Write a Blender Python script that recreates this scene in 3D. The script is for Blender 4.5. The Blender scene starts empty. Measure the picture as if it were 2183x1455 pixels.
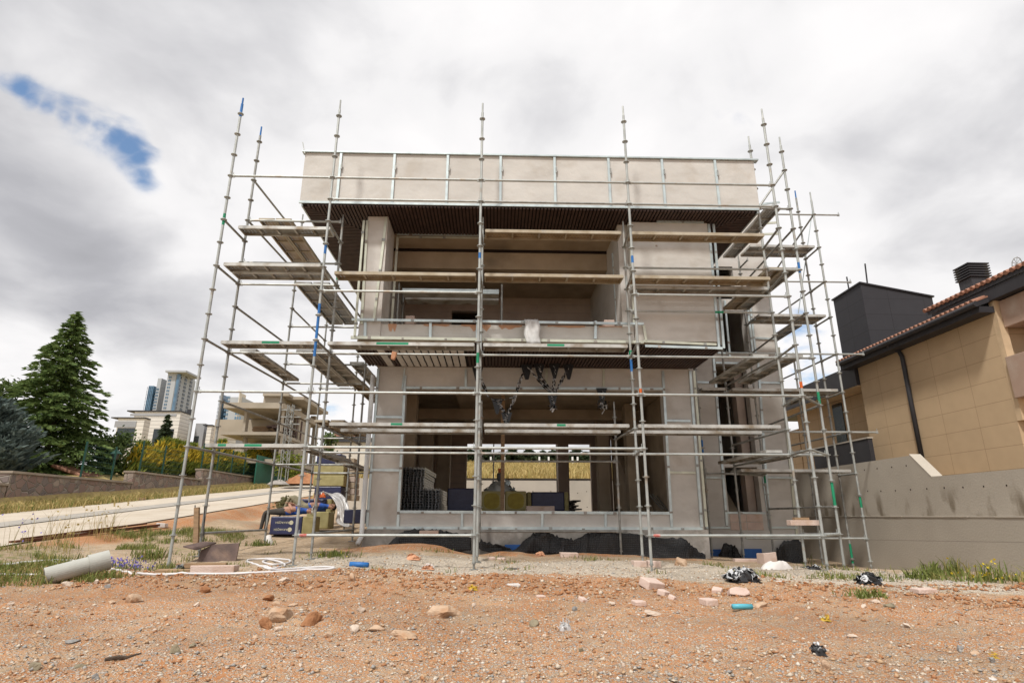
import bpy, math, random
import numpy as np
from mathutils import Vector, Matrix
random.seed(11); RNG = np.random.RandomState(5)
sc = bpy.context.scene
COL = sc.collection
R = math.radians
# ------------------------------------------------------------------ camera
ZC = 1.4
PW, PH = 2183.0, 1455.0
FOC, PITCH, YAW, ROLL = 1239.9, .2906, .0283, .0019
_cy, _sy = math.cos(YAW), math.sin(YAW)
FW = Vector((_sy*math.cos(PITCH), _cy*math.cos(PITCH), math.sin(PITCH)))
_r = Vector((_cy, -_sy, 0)); _u = _r.cross(FW)
RT = _r*math.cos(ROLL) + _u*math.sin(ROLL)
UP = -_r*math.sin(ROLL) + _u*math.cos(ROLL)
CAM = Vector((0, 0, ZC))
cd = bpy.data.cameras.new('camera'); cam = bpy.data.objects.new('camera', cd); COL.objects.link(cam)
cd.sensor_width = 36; cd.sensor_fit = 'HORIZONTAL'; cd.lens = FOC/PW*36; cd.clip_end = 3000; cd.clip_start = .05
M = Matrix((RT, UP, -FW)).transposed().to_4x4(); M.translation = CAM
cam.matrix_world = M; sc.camera = cam

def ray(x, y): return FW + RT*((x-PW/2)/FOC) - UP*((y-PH/2)/FOC)
def AY(x, y, Y): d = ray(x, y); return CAM + d*(Y/d.y)
def AX(x, y, X): d = ray(x, y); return CAM + d*(X/d.x)
def AZ(x, y, Z): d = ray(x, y); return CAM + d*((Z-ZC)/d.z)

# ------------------------------------------------------------------ numpy noise
def _hash(ix, iy, s):
    h = (ix.astype(np.int64)*374761393 + iy.astype(np.int64)*668265263 + s*1442695041) & 0xffffffff
    h = ((h ^ (h >> 13))*1274126177) & 0xffffffff
    return ((h ^ (h >> 16)) & 0xffff)/65535.0
def vnoise(x, y, s=0):
    x = np.asarray(x, float); y = np.asarray(y, float)
    ix = np.floor(x); iy = np.floor(y); fx = x-ix; fy = y-iy
    fx = fx*fx*(3-2*fx); fy = fy*fy*(3-2*fy)
    a = _hash(ix, iy, s); b = _hash(ix+1, iy, s); c = _hash(ix, iy+1, s); d = _hash(ix+1, iy+1, s)
    return (a*(1-fx)+b*fx)*(1-fy)+(c*(1-fx)+d*fx)*fy
def fbm(x, y, o=4, s=0):
    t = 0; a = .5; f = 1
    for k in range(o):
        t = t + a*vnoise(x*f, y*f, s+k); a *= .5; f *= 2.03
    return t
def sstep(a, b, x):
    t = np.clip((x-a)/(b-a), 0, 1); return t*t*(3-2*t)

# ------------------------------------------------------------------ terrain height
CP = np.array([(-6,3,.38),(0,3,.38),(6,3,.36),(-4,5,.39),(0,5,.40),(4,5,.38),(-6,8,.42),(-3,8,.46),(0,8,.47),(3,8,.45),(6,8,.42),
 (-5.45,10.64,.485),(-3.4,10.64,.57),(-.32,10.64,.52),(2.7,10.64,.5),(5.78,10.64,.49),(-5.45,11.6,.68),(2.35,11.6,.58),(6.6,11.6,.40),
 (5.9,11.6,.47),(-2.6,13.4,.74),(-.5,13.3,.57),(3.85,13.4,.5),(5.1,14.37,.5),(5.8,14.37,.41),(8.73,14.18,.18),(8.7,15.4,.14),(-1.5,12.9,.74),
 (-5.36,14.47,.74),(-5.3,17.4,1.0),(-3.6,15.5,.9),(-4.2,19,1.15),(-9,5,.32),(-9,8,.56),(-9,12,.88),(-9,18,1.36),(-9,25,1.92),(-9,2,.1),(-7,12,.75),(-7.2,16,1.05),
 (9.4,10.8,.41),(9.4,8,.42),(9.4,4,.4),(9.4,14,.15),(9.4,18,.2),(0,18,.9),(4,20,.9),(0,25,1.25),(8,25,1.0),(-5,24,1.6)])
def roadz(Y): return .837+.08*(np.minimum(Y, 82)-11.488)
def height(X, Y, rough=True):
    X = np.asarray(X, float); Y = np.asarray(Y, float)
    num = 0; den = 0
    for a, b, c in CP:
        w = 1.0/((X-a)**2+(Y-b)**2+.35)**1.6
        num = num+w*c; den = den+w
    site = num/den
    rz = roadz(Y)
    k = sstep(-8.2, -9.0, X)
    z = site*(1-k)+(rz-.02)*k
    near = sstep(24, 9, np.hypot(X, Y))
    if rough:
        z = z + (1-k)*near*((fbm(X*1.3, Y*1.3, 3, 3)-.44)*.12 + (fbm(X*6, Y*6, 4, 9)-.46)*.085*sstep(16, 8, Y))
        z = z + (1-k)*.05*np.exp(-((Y-8.9+.25*np.sin(X*.9))/.5)**2)*near
    z = z + rough*(.14*np.exp(-(((X+1.7)/1.0)**2+((Y-13.0)/.45)**2)) + .10*np.exp(-(((X-.4)/.5)**2+((Y-12.9)/.35)**2)) + .10*np.exp(-(((X-2.2)/1.1)**2+((Y-12.95)/.35)**2)))
    # verge and gardens left of the road
    v = sstep(-14.9, -16.6, X)
    z = z + v*(-.05+.15*fbm(X*.8, Y*.8, 3, 21))
    z = z + sstep(-16.9, -17.15, X)*1.0
    # raised ground behind the far retaining wall
    far = 3.0 + np.clip((Y-28.2)*.108, 0, 3.55) + np.clip((Y-62)*.002, 0, .6)
    s = sstep(28.0, 28.35, Y)*sstep(-8.7, -8.2, X)
    z = z*(1-s)+far*s
    # neighbour plot on the right
    t = sstep(9.5, 9.62, X)*(1-s)
    z = z*(1-t)+np.where(Y < 13, 1.5, 2.2)*t
    return z
def hz(x, y): return float(height(np.array([x]), np.array([y]))[0])
def G(px, py):
    """where the sight line through a picture point meets the ground"""
    d = ray(px, py); t = np.linspace(2.5, 40, 3000)
    X = CAM.x+d.x*t; Y = CAM.y+d.y*t; Z = CAM.z+d.z*t
    h = height(X, Y); i = np.argmax(Z < h)
    if Z[i] >= h[i]: i = len(t)-1
    return Vector((X[i], Y[i], h[i]))
def mpp(p): return (p-CAM).dot(FW)/FOC       # metres per picture pixel there

# ------------------------------------------------------------------ mesh builder and objects
BASE = {}
class MB:
    def __init__(s): s.v = []; s.f = []; s.m = []
    def add(s, vs, fs, mi=0):
        o = len(s.v); s.v += [tuple(v) for v in vs]; s.f += [tuple(i+o for i in f) for f in fs]; s.m += [mi]*len(fs); return s
    def box(s, x0, x1, y0, y1, z0, z1, mi=0):
        return s.add([(x0,y0,z0),(x1,y0,z0),(x1,y1,z0),(x0,y1,z0),(x0,y0,z1),(x1,y0,z1),(x1,y1,z1),(x0,y1,z1)],
                     [(0,3,2,1),(4,5,6,7),(0,1,5,4),(1,2,6,5),(2,3,7,6),(3,0,4,7)], mi)
    def obox(s, c, a, b, d, mi=0):
        c, a, b, d = map(Vector, (c, a, b, d))
        vs = [c+i*a+j*b+k*d for k in (-1, 1) for (i, j) in ((-1,-1),(1,-1),(1,1),(-1,1))]
        return s.add(vs, [(0,3,2,1),(4,5,6,7),(0,1,5,4),(1,2,6,5),(2,3,7,6),(3,0,4,7)], mi)
    def beam(s, p, q, w, h, up=(0,0,1), mi=0):
        p = Vector(p); q = Vector(q); t = (q-p).normalized(); up = Vector(up)
        if abs(t.dot(up)) > .98: up = Vector((0,1,0))
        a = t.cross(up).normalized(); b = a.cross(t).normalized()
        return s.obox((p+q)/2, (q-p)/2, a*w/2, b*h/2, mi)
    def tube(s, pts, r, n=8, mi=0, cap=True):
        pts = [Vector(p) for p in pts]; rs = r if isinstance(r, (list, tuple)) else [r]*len(pts)
        vs = []; fs = []; ref = None
        for i, p in enumerate(pts):
            t = (pts[min(i+1, len(pts)-1)]-pts[max(i-1, 0)])
            t = t.normalized() if t.length > 1e-9 else Vector((0,0,1))
            if ref is None: ref = Vector((1,0,0)) if abs(t.x) < .9 else Vector((0,1,0))
            a = (ref-t*ref.dot(t)).normalized(); ref = a; b = t.cross(a)
            for k in range(n):
                an = 2*math.pi*k/n; vs.append(p+(a*math.cos(an)+b*math.sin(an))*rs[i])
        for i in range(len(pts)-1):
            for k in range(n):
                k2 = (k+1) % n; fs.append((i*n+k, i*n+k2, (i+1)*n+k2, (i+1)*n+k))
        if cap: fs.append(tuple(range(n-1, -1, -1))); fs.append(tuple((len(pts)-1)*n+k for k in range(n)))
        return s.add(vs, fs, mi)
    def ext(s, poly, vec, mi=0):
        """closed prism: polygon pushed along vec"""
        poly = [Vector(p) for p in poly]; vec = Vector(vec); n = len(poly)
        return s.add(poly+[p+vec for p in poly], [tuple(range(n-1, -1, -1)), tuple(range(n, 2*n))]+[(i, (i+1) % n, n+(i+1) % n, n+i) for i in range(n)], mi)
    def build(s, name, mats, parent=None, smooth=False, bevel=0, base=None):
        me = bpy.data.meshes.new(name)
        b = Vector(BASE[parent.name]) if parent is not None else Vector(base or (0,0,0))
        me.from_pydata([(v[0]-b.x, v[1]-b.y, v[2]-b.z) for v in s.v], [], s.f)
        for m in (mats if isinstance(mats, (list, tuple)) else [mats]): me.materials.append(m)
        me.polygons.foreach_set('material_index', s.m)
        if smooth: me.polygons.foreach_set('use_smooth', [True]*len(s.f))
        me.update()
        o = bpy.data.objects.new(name, me); COL.objects.link(o)
        if parent is not None: o.parent = parent
        else: o.location = b
        BASE[o.name] = tuple(b)
        if bevel:
            md = o.modifiers.new('edge', 'BEVEL'); md.width = bevel; md.segments = 2; md.limit_method = 'ANGLE'
        return o
def np_obj(name, V, F, mats, mi=None, parent=None, base=(0,0,0), smooth=False):
    me = bpy.data.meshes.new(name)
    b = np.array(BASE[parent.name] if parent is not None else base)
    V = V-b; n = F.shape[1]
    me.vertices.add(len(V)); me.vertices.foreach_set('co', V.astype(np.float32).ravel())
    me.loops.add(F.size); me.loops.foreach_set('vertex_index', F.astype(np.int32).ravel())
    me.polygons.add(len(F)); me.polygons.foreach_set('loop_start', np.arange(len(F), dtype=np.int32)*n)
    for m in (mats if isinstance(mats, (list, tuple)) else [mats]): me.materials.append(m)
    if mi is not None: me.polygons.foreach_set('material_index', mi.astype(np.int32))
    if smooth: me.polygons.foreach_set('use_smooth', np.ones(len(F), bool))
    me.update(calc_edges=True); me.validate()
    o = bpy.data.objects.new(name, me); COL.objects.link(o)
    if parent is not None: o.parent = parent
    else: o.location = tuple(b)
    BASE[o.name] = tuple(b)
    return o
def tag(o, label=None, cat=None, group=None, kind=None):
    if label: o['label'] = label
    if cat: o['category'] = cat
    if group: o['group'] = group
    if kind: o['kind'] = kind
    return o
def thing(name, label, cat, loc, group=None):
    o = bpy.data.objects.new(name, None); COL.objects.link(o); o.location = loc; o.empty_display_size = .1
    BASE[o.name] = tuple(loc); return tag(o, label, cat, group)
def dup(o, parent=None):
    c = o.copy(); COL.objects.link(c)
    BASE[c.name] = BASE.get(o.name, (0,0,0))
    if parent is not None: c.parent = parent
    for ch in list(o.children): dup(ch, c)
    return c

# ------------------------------------------------------------------ materials
def nt(name):
    m = bpy.data.materials.new(name); m.use_nodes = True
    return m, m.node_tree.nodes, m.node_tree.links, m.node_tree.nodes['Principled BSDF']
def ramp(N, stops):
    r = N.new('ShaderNodeValToRGB'); e = r.color_ramp.elements
    while len(e) < len(stops): e.new(.5)
    for i, (p, c) in enumerate(stops): e[i].position = p; e[i].color = (*c, 1)
    return r
def mat(name, c1, c2=None, rough=.8, metal=0, scale=3, detail=5, lo=.35, hi=.65, bump=.25, bscale=40, stretch=None, dirt=None, dscale=1.2, dlo=.55, dhi=.75, spec=.3, alpha=None, trans=0):
    m, N, L, P = nt(name)
    tc = N.new('ShaderNodeTexCoord'); src = tc.outputs['Object']
    if stretch:
        mp = N.new('ShaderNodeMapping'); mp.inputs['Scale'].default_value = stretch; L.new(src, mp.inputs[0]); src2 = mp.outputs[0]
    else: src2 = src
    c2 = c2 or tuple(x*.8 for x in c1)
    n = N.new('ShaderNodeTexNoise'); n.inputs['Scale'].default_value = scale; n.inputs['Detail'].default_value = detail; L.new(src2, n.inputs['Vector'])
    r = ramp(N, [(lo, c1), (hi, c2)]); L.new(n.outputs['Fac'], r.inputs[0]); out = r.outputs[0]
    if dirt:
        d = N.new('ShaderNodeTexNoise'); d.inputs['Scale'].default_value = dscale; d.inputs['Detail'].default_value = 6; L.new(src2, d.inputs['Vector'])
        dr = ramp(N, [(dlo, (0,0,0)), (dhi, (1,1,1))]); L.new(d.outputs['Fac'], dr.inputs[0])
        mx = N.new('ShaderNodeMixRGB'); L.new(dr.outputs[0], mx.inputs[0]); L.new(out, mx.inputs[1]); mx.inputs[2].default_value = (*dirt, 1); out = mx.outputs[0]
    L.new(out, P.inputs['Base Color'])
    P.inputs['Roughness'].default_value = rough; P.inputs['Metallic'].default_value = metal; P.inputs['Specular IOR Level'].default_value = spec
    if bump:
        b = N.new('ShaderNodeTexNoise'); b.inputs['Scale'].default_value = bscale; b.inputs['Detail'].default_value = 4; L.new(src, b.inputs['Vector'])
        bp = N.new('ShaderNodeBump'); bp.inputs['Strength'].default_value = bump; bp.inputs['Distance'].default_value = .02
        L.new(b.outputs['Fac'], bp.inputs['Height']); L.new(bp.outputs[0], P.inputs['Normal'])
    if alpha is not None: P.inputs['Alpha'].default_value = alpha
    if trans: P.inputs['Transmission Weight'].default_value = trans
    return m
PLASTER = mat('plaster', (.575,.556,.52), (.52,.50,.465), scale=.9, bump=.3, bscale=9, dirt=(.45,.415,.365), dscale=1.6, dlo=.56, dhi=.8)
PLASTER2 = mat('plaster_lower', (.575,.548,.512), (.515,.488,.455), scale=1.1, bump=.3, bscale=9, dirt=(.43,.385,.335), dscale=1.7, dlo=.56, dhi=.8)
PLASTER3 = mat('plaster_wing', (.58,.555,.52), (.50,.475,.44), scale=1.2, bump=.15, bscale=50, dirt=(.30,.27,.24), dscale=.8, dlo=.55, dhi=.8)
def spots(m):
    N, L, P = m.node_tree.nodes, m.node_tree.links, m.node_tree.nodes['Principled BSDF']
    src = P.inputs['Base Color'].links[0].from_socket; g = N.new('ShaderNodeNewGeometry')
    v = N.new('ShaderNodeTexVoronoi'); v.inputs['Scale'].default_value = 1.25; L.new(g.outputs['Position'], v.inputs[0])
    w = N.new('ShaderNodeTexNoise'); w.inputs['Scale'].default_value = 11; w.inputs['Detail'].default_value = 5; L.new(g.outputs['Position'], w.inputs[0])
    a = N.new('ShaderNodeMath'); a.operation = 'MULTIPLY_ADD'; L.new(w.outputs['Fac'], a.inputs[0]); a.inputs[1].default_value = -.055; L.new(v.outputs['Distance'], a.inputs[2])
    r = ramp(N, [(.0, (.8,.8,.8)), (.022, (0,0,0))]); L.new(a.outputs[0], r.inputs[0])
    x = N.new('ShaderNodeMixRGB'); L.new(r.outputs[0], x.inputs[0]); L.new(src, x.inputs[1]); x.inputs[2].default_value = (.27,.19,.13,1)
    mp = N.new('ShaderNodeMapping'); mp.inputs['Scale'].default_value = (.8, .8, 1.7); L.new(g.outputs['Position'], mp.inputs[0])
    b = N.new('ShaderNodeTexNoise'); b.inputs['Scale'].default_value = 2.5; b.inputs['Detail'].default_value = 7; L.new(mp.outputs[0], b.inputs[0])
    br = ramp(N, [(.30, (.90,.89,.88)), (.5, (1,1,1)), (.72, (1.05,1.045,1.04))]); L.new(b.outputs['Fac'], br.inputs[0])
    y = N.new('ShaderNodeMixRGB'); y.blend_type = 'MULTIPLY'; y.inputs[0].default_value = 1; L.new(x.outputs[0], y.inputs[1]); L.new(br.outputs[0], y.inputs[2]); L.new(y.outputs[0], P.inputs['Base Color'])
for m_ in (PLASTER, PLASTER2, PLASTER3): spots(m_)
RAWCONC = mat('raw_concrete', (.42,.34,.245), (.32,.255,.18), scale=1.6, bump=.3, bscale=25, dirt=(.22,.18,.13), dscale=1.1, dlo=.55, dhi=.75)
FOUND = mat('foundation_concrete', (.33,.30,.27), (.24,.22,.195), scale=4, bump=.6, bscale=14, dirt=(.40,.37,.34), dscale=3, dlo=.55, dhi=.65)
WETCONC = mat('retaining_concrete', (.245,.215,.185), (.195,.17,.145), scale=.8, bump=.2, bscale=30)
FARCONC = mat('pale_concrete', (.52,.47,.40), (.44,.40,.34), scale=.9, bump=.1)
BGCONC = mat('cast_concrete', (.40,.345,.275), (.32,.275,.215), scale=.5, bump=.1, dirt=(.30,.26,.20), dscale=.35)
GALV = mat('galvanised_steel', (.43,.445,.425), (.335,.35,.335), rough=.52, metal=.4, scale=5, bump=.15, bscale=60, dirt=(.33,.28,.22), dscale=3.5, dlo=.60, dhi=.72, spec=.5)
GALVD = mat('weathered_tube', (.36,.365,.345), (.24,.24,.225), rough=.5, metal=.45, scale=8, bump=.1, dirt=(.29,.22,.16), dscale=5, dlo=.62, dhi=.75)
DECK = mat('plank_steel', (.56,.56,.53), (.43,.425,.40), rough=.55, metal=.4, scale=4, bump=.1, dirt=(.27,.22,.16), dscale=3, dlo=.5, dhi=.7)
DECKB = mat('plank_rusty', (.47,.42,.33), (.36,.30,.21), rough=.7, metal=.2, scale=4, bump=.1, dirt=(.36,.33,.29), dscale=2.5, dlo=.58, dhi=.7)
PROFILE = mat('zinc_profile', (.60,.68,.68), (.46,.52,.53), rough=.36, metal=.5, scale=5, bump=0, spec=.5)
PROFILE_Y = mat('zinc_profile_yellowed', (.62,.63,.52), (.52,.53,.44), rough=.4, metal=.4, scale=5, bump=0)
SLAT = mat('brown_slat', (.075,.045,.036), (.05,.03,.025), rough=.55, scale=6, bump=.1)
DARKGAP = mat('slat_backing', (.02,.013,.011), rough=.9, bump=0)
WPANEL = mat('white_panel', (.66,.64,.60), (.55,.53,.50), rough=.6, scale=2, bump=.05)
AAC = mat('aerated_block', (.48,.39,.33), (.40,.325,.275), scale=2, bump=.3, bscale=60)
PINK = mat('pink_block', (.62,.49,.42), (.55,.42,.36), scale=5, bump=.4, bscale=60, dirt=(.48,.33,.24), dscale=4)
BLACK = mat('black_membrane', (.018,.018,.019), (.032,.032,.033), rough=.55, scale=6, bump=.2, dirt=(.12,.105,.09), dscale=5, dlo=.62, dhi=.8)
BLUEB = mat('blue_board', (.05,.15,.42), (.04,.11,.33), scale=3, bump=.1)
TAN = mat('tan_cladding', (.40,.275,.155), (.36,.245,.135), rough=.75, scale=3, bump=.25, bscale=70)
TANL = mat('tan_cladding_edge', (.62,.46,.29), rough=.75, scale=3, bump=.2, bscale=70)
PINKW = mat('pinkish_render', (.42,.30,.235), (.36,.25,.19), scale=1.5, bump=.2, dirt=(.47,.38,.31), dscale=1.5)
ANTHR = mat('anthracite_sheet', (.042,.041,.046), (.035,.034,.038), rough=.55, scale=2, bump=.05)
ROOFT = mat('roof_tile', (.36,.185,.125), (.27,.135,.09), scale=6, bump=.2)
GLASS = mat('dark_glass', (.03,.04,.045), rough=.08, bump=0, spec=.6)
BGLASS = mat('blue_glass', (.10,.19,.29), (.07,.13,.20), rough=.12, scale=.15, bump=0, spec=.6)
CREAM = mat('cream_siding', (.58,.54,.48), (.52,.48,.43), scale=.5, bump=0)
GREYW = mat('grey_render', (.33,.335,.35), (.29,.295,.31), scale=.6, bump=0)
TOWERW = mat('tower_wall', (.40,.42,.44), (.36,.375,.395), scale=.05, bump=0)
WHITEP = mat('white_paint', (.78,.78,.77), (.70,.70,.69), rough=.5, bump=.05)
WOOD = mat('raw_timber', (.36,.24,.14), (.24,.155,.09), scale=3, stretch=(1,1,9), bump=.3)
RUST = mat('rusty_sheet', (.155,.105,.09), (.10,.07,.062), rough=.75, scale=4, bump=.2, dirt=(.21,.14,.105), dscale=3)
PIPEC = mat('pipe_concrete', (.42,.42,.38), (.36,.36,.325), scale=3, bump=.25, bscale=50, dirt=(.33,.30,.25), dscale=2)
HOSE = mat('white_hose', (.70,.68,.68), (.58,.56,.56), rough=.45, scale=3, bump=.05)
NAVY = mat('navy_foil', (.024,.028,.085), (.018,.02,.062), rough=.38, scale=5, bump=.35, bscale=9, spec=.5)
WOOL = mat('mineral_wool', (.40,.35,.17), (.32,.275,.12), scale=6, bump=.4, bscale=50)
WOOLY = mat('yellow_wool_end', (.37,.29,.06), (.29,.22,.045), scale=8, bump=.4, bscale=50)
PAPER = mat('pale_print', (.55,.52,.38), rough=.7, bump=0)
FILM = mat('clear_film', (.62,.61,.60), (.5,.49,.48), rough=.3, scale=4, bump=.3, bscale=12, alpha=.62, spec=.6)
SACK = mat('white_sack', (.66,.63,.60), (.56,.52,.49), rough=.6, scale=3, bump=.5, bscale=12)
FOILW = mat('white_foil', (.62,.63,.64), (.45,.46,.47), rough=.35, scale=9, bump=.3, bscale=15, spec=.6)
FOILB = mat('black_foil', (.014,.014,.015), (.022,.022,.023), rough=.35, bump=.3, bscale=15, spec=.5)
SKIN = mat('skin', (.42,.235,.16), (.38,.20,.135), rough=.55, bump=0)
SHIRT = mat('blue_shirt', (.035,.11,.42), (.028,.085,.33), rough=.85, scale=6, bump=.4, bscale=14)
TROUS = mat('charcoal_trousers', (.07,.062,.055), (.05,.045,.04), rough=.9, scale=6, bump=.4, bscale=14)
KHAKI = mat('khaki_trousers', (.26,.23,.155), (.20,.175,.115), rough=.9, scale=6, bump=.4, bscale=14)
HAIR = mat('dark_hair', (.015,.012,.01), rough=.7, bump=.2)
GREENP = mat('green_paint', (.02,.26,.13), (.015,.2,.1), rough=.5, bump=0)
BLUEP = mat('blue_paint', (.03,.16,.44), (.025,.12,.34), rough=.5, bump=0)
FENCEG = mat('green_fence', (.014,.06,.045), rough=.5, bump=0)
HOARD = mat('green_hoarding', (.025,.13,.085), (.02,.10,.065), rough=.6, scale=1, bump=0)
YELL = mat('yellow_scrap', (.55,.36,.04), rough=.6, bump=.2)
CYAN = mat('cyan_tube', (.10,.42,.52), rough=.4, bump=0)
ORANGEP = mat('orange_plastic', (.60,.12,.02), rough=.5, bump=0)
WIRE = mat('dark_wire', (.05,.05,.05), rough=.5, metal=.5, bump=0)
BARK = mat('bark', (.085,.06,.042), (.05,.036,.026), scale=8, stretch=(1,1,.25), bump=.5)
def leafm(name, c1, c2, tr=.25):
    m, N, L, P = nt(name)
    g = N.new('ShaderNodeNewGeometry'); 
    r = ramp(N, [(0., c1), (1., c2)]); L.new(g.outputs['Random Per Island'], r.inputs[0]); L.new(r.outputs[0], P.inputs['Base Color'])
    P.inputs['Roughness'].default_value = .7; P.inputs['Specular IOR Level'].default_value = .15
    t = N.new('ShaderNodeBsdfTranslucent'); L.new(r.outputs[0], t.inputs[0])
    mx = N.new('ShaderNodeMixShader'); mx.inputs[0].default_value = tr; L.new(P.outputs[0], mx.inputs[1]); L.new(t.outputs[0], mx.inputs[2])
    L.new(mx.outputs[0], N['Material Output'].inputs[0]); return m
LCEDAR = leafm('cedar_needles', (.06,.105,.03), (.175,.235,.075), .32)
LBLUE = leafm('blue_needles', (.07,.10,.092), (.165,.205,.185), .3)
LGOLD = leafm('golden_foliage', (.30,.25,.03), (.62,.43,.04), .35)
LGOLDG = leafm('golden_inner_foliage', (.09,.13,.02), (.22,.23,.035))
LGREEN = leafm('green_leaves', (.05,.085,.028), (.12,.16,.05))
LDARK = leafm('dark_needles', (.03,.048,.025), (.065,.085,.04))
LOLIVE = leafm('olive_leaves', (.13,.13,.06), (.27,.25,.14))
GRASSG = leafm('green_blades', (.11,.145,.035), (.24,.26,.08))
GRASSY = leafm('dry_blades', (.38,.29,.115), (.56,.44,.20), .35)
GRASSM = leafm('mixed_blades', (.24,.21,.07), (.42,.35,.14), .3)
FLOWB = leafm('blue_petals', (.12,.10,.40), (.22,.18,.55))
FLOWY = leafm('yellow_petals', (.55,.42,.03), (.65,.5,.04))
# ------------------------------------------------------------------ world: daylight sky with cloud
SUN_EL, SUN_AZ = R(56), R(208)      # azimuth clockwise from +Y, i.e. behind the camera
W = bpy.data.worlds.new('World'); sc.world = W; W.use_nodes = True
N = W.node_tree.nodes; L = W.node_tree.links
bg = N['Background']; bg.inputs[1].default_value = .1
sky = N.new('ShaderNodeTexSky'); sky.sky_type = 'NISHITA'; sky.sun_disc = False; sky.sun_elevation = SUN_EL; sky.sun_rotation = SUN_AZ
tc = N.new('ShaderNodeTexCoord'); DIR = tc.outputs['Generated']
sep = N.new('ShaderNodeSeparateXYZ'); L.new(DIR, sep.inputs[0])
def mth(op, a, b=None, c=None, clamp=False):
    n = N.new('ShaderNodeMath'); n.operation = op; n.use_clamp = clamp
    for i, x in enumerate((a, b, c)):
        if x is None: continue
        if isinstance(x, (int, float)): n.inputs[i].default_value = x
        else: L.new(x, n.inputs[i])
    return n.outputs[0]
den = mth('ADD', mth('MAXIMUM', sep.outputs[2], 0.0), .32)
cx = mth('DIVIDE', sep.outputs[0], den); cyy = mth('DIVIDE', sep.outputs[1], den)
cmb = N.new('ShaderNodeCombineXYZ'); L.new(cx, cmb.inputs[0]); L.new(cyy, cmb.inputs[1])
def wnoise(sc_, det, dist=0, off=0):
    mp = N.new('ShaderNodeMapping'); mp.inputs['Location'].default_value = (off, off*1.7, 0); L.new(cmb.outputs[0], mp.inputs[0])
    n = N.new('ShaderNodeTexNoise'); n.inputs['Scale'].default_value = sc_; n.inputs['Detail'].default_value = det; n.inputs['Distortion'].default_value = dist
    L.new(mp.outputs[0], n.inputs['Vector']); return n.outputs['Fac']
n1 = wnoise(1.5, 7, .35, 3.1); n2 = wnoise(4.2, 6, .3, 8.4); n3 = wnoise(.9, 3, .2, 1.2)
def blob(px, py, rad, wgt):
    d = ray(px, py).normalized()
    v = N.new('ShaderNodeVectorMath'); v.operation = 'DOT_PRODUCT'; L.new(DIR, v.inputs[0]); v.inputs[1].default_value = d
    a = mth('ARCCOSINE', mth('MINIMUM', v.outputs['Value'], .99999))
    m = mth('SUBTRACT', 1.0, mth('DIVIDE', a, rad), clamp=True)
    return mth('MULTIPLY', mth('MULTIPLY', m, m), wgt)
def total(bl):
    t = bl[0]
    for b in bl[1:]: t = mth('ADD', t, b)
    return t
# thin, darker cloud towards the west; a bright veil overhead
dark = total([blob(-100, 460, .40, .20), blob(170, 540, .30, .22), blob(330, 640, .25, .12), blob(-150, -60, .6, .36), blob(2300, 420, .42, .22), blob(2150, 650, .3, .12), blob(520, 60, .4, .14)])
light = total([blob(1200, 250, .6, .25), blob(330, 400, .16, .40), blob(120, 880, .25, .30), blob(420, 520, .18, .20), blob(60, 680, .16, .16), blob(1750, 700, .25, .2), blob(60, 120, .2, .12)])
t = mth('ADD', mth('MULTIPLY', mth('SUBTRACT', n1, .5), 1.1), mth('MULTIPLY', mth('SUBTRACT', n2, .5), .9))
t = mth('ADD', t, mth('ADD', .80, mth('SUBTRACT', light, dark)))
cr = ramp(N, [(.05, (.30,.30,.32)), (.38, (.42,.42,.445)), (.62, (.60,.595,.61)), (.80, (.76,.75,.755)), (1., (.83,.815,.815))]); L.new(t, cr.inputs[0])
n4 = wnoise(13, 10, .35, 5.7)
bl = [blob(px, py, rad, 1.0) for px, py, rad in ((42, 192, .040), (68, 216, .043), (100, 232, .046), (138, 246, .050), (176, 256, .052), (213, 268, .058), (246, 288, .058), (276, 312, .055), (298, 340, .052), (308, 370, .045))]
hole = bl[0]
for b_ in bl[1:]: hole = mth('MAXIMUM', hole, b_)
hole = mth('MAXIMUM', hole, mth('MAXIMUM', mth('MAXIMUM', blob(1700, 705, .07, .8), blob(1735, 800, .07, .7)), mth('MAXIMUM', blob(690, 870, .06, .5), blob(1570, 240, .09, .30))))
hm = mth('ADD', mth('MULTIPLY', hole, 1.5), mth('MULTIPLY', mth('SUBTRACT', n4, .56), 3.0)); hm = mth('MULTIPLY', hm, mth('MINIMUM', mth('MULTIPLY', hole, 4.0), 1.0))
hr = N.new('ShaderNodeMapRange'); hr.interpolation_type = 'SMOOTHSTEP'; L.new(hm, hr.inputs[0]); hr.inputs[1].default_value = .0; hr.inputs[2].default_value = 1.35
sc10 = N.new('ShaderNodeMixRGB'); sc10.blend_type = 'MULTIPLY'; sc10.inputs[0].default_value = 1; L.new(cr.outputs[0], sc10.inputs[1]); sc10.inputs[2].default_value = (CLOUD:=10.0, CLOUD, CLOUD, 1)
sk = N.new('ShaderNodeMixRGB'); sk.blend_type = 'MULTIPLY'; sk.inputs[0].default_value = 1; L.new(sky.outputs[0], sk.inputs[1]); sk.inputs[2].default_value = (1.25, 1.35, 1.38, 1)
mx = N.new('ShaderNodeMixRGB'); L.new(hr.outputs[0], mx.inputs[0]); L.new(sc10.outputs[0], mx.inputs[1]); L.new(sk.outputs[0], mx.inputs[2])
L.new(mx.outputs[0], bg.inputs[0])
sl = bpy.data.lights.new('sun', 'SUN'); sl.energy = 3.0; sl.angle = R(6); sl.color = (1, .965, .91)
so = bpy.data.objects.new('sun', sl); COL.objects.link(so)
sd = Vector((math.sin(SUN_AZ)*math.cos(SUN_EL), math.cos(SUN_AZ)*math.cos(SUN_EL), math.sin(SUN_EL)))
so.rotation_euler = sd.to_track_quat('Z', 'Y').to_euler(); so.location = sd*60
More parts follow.
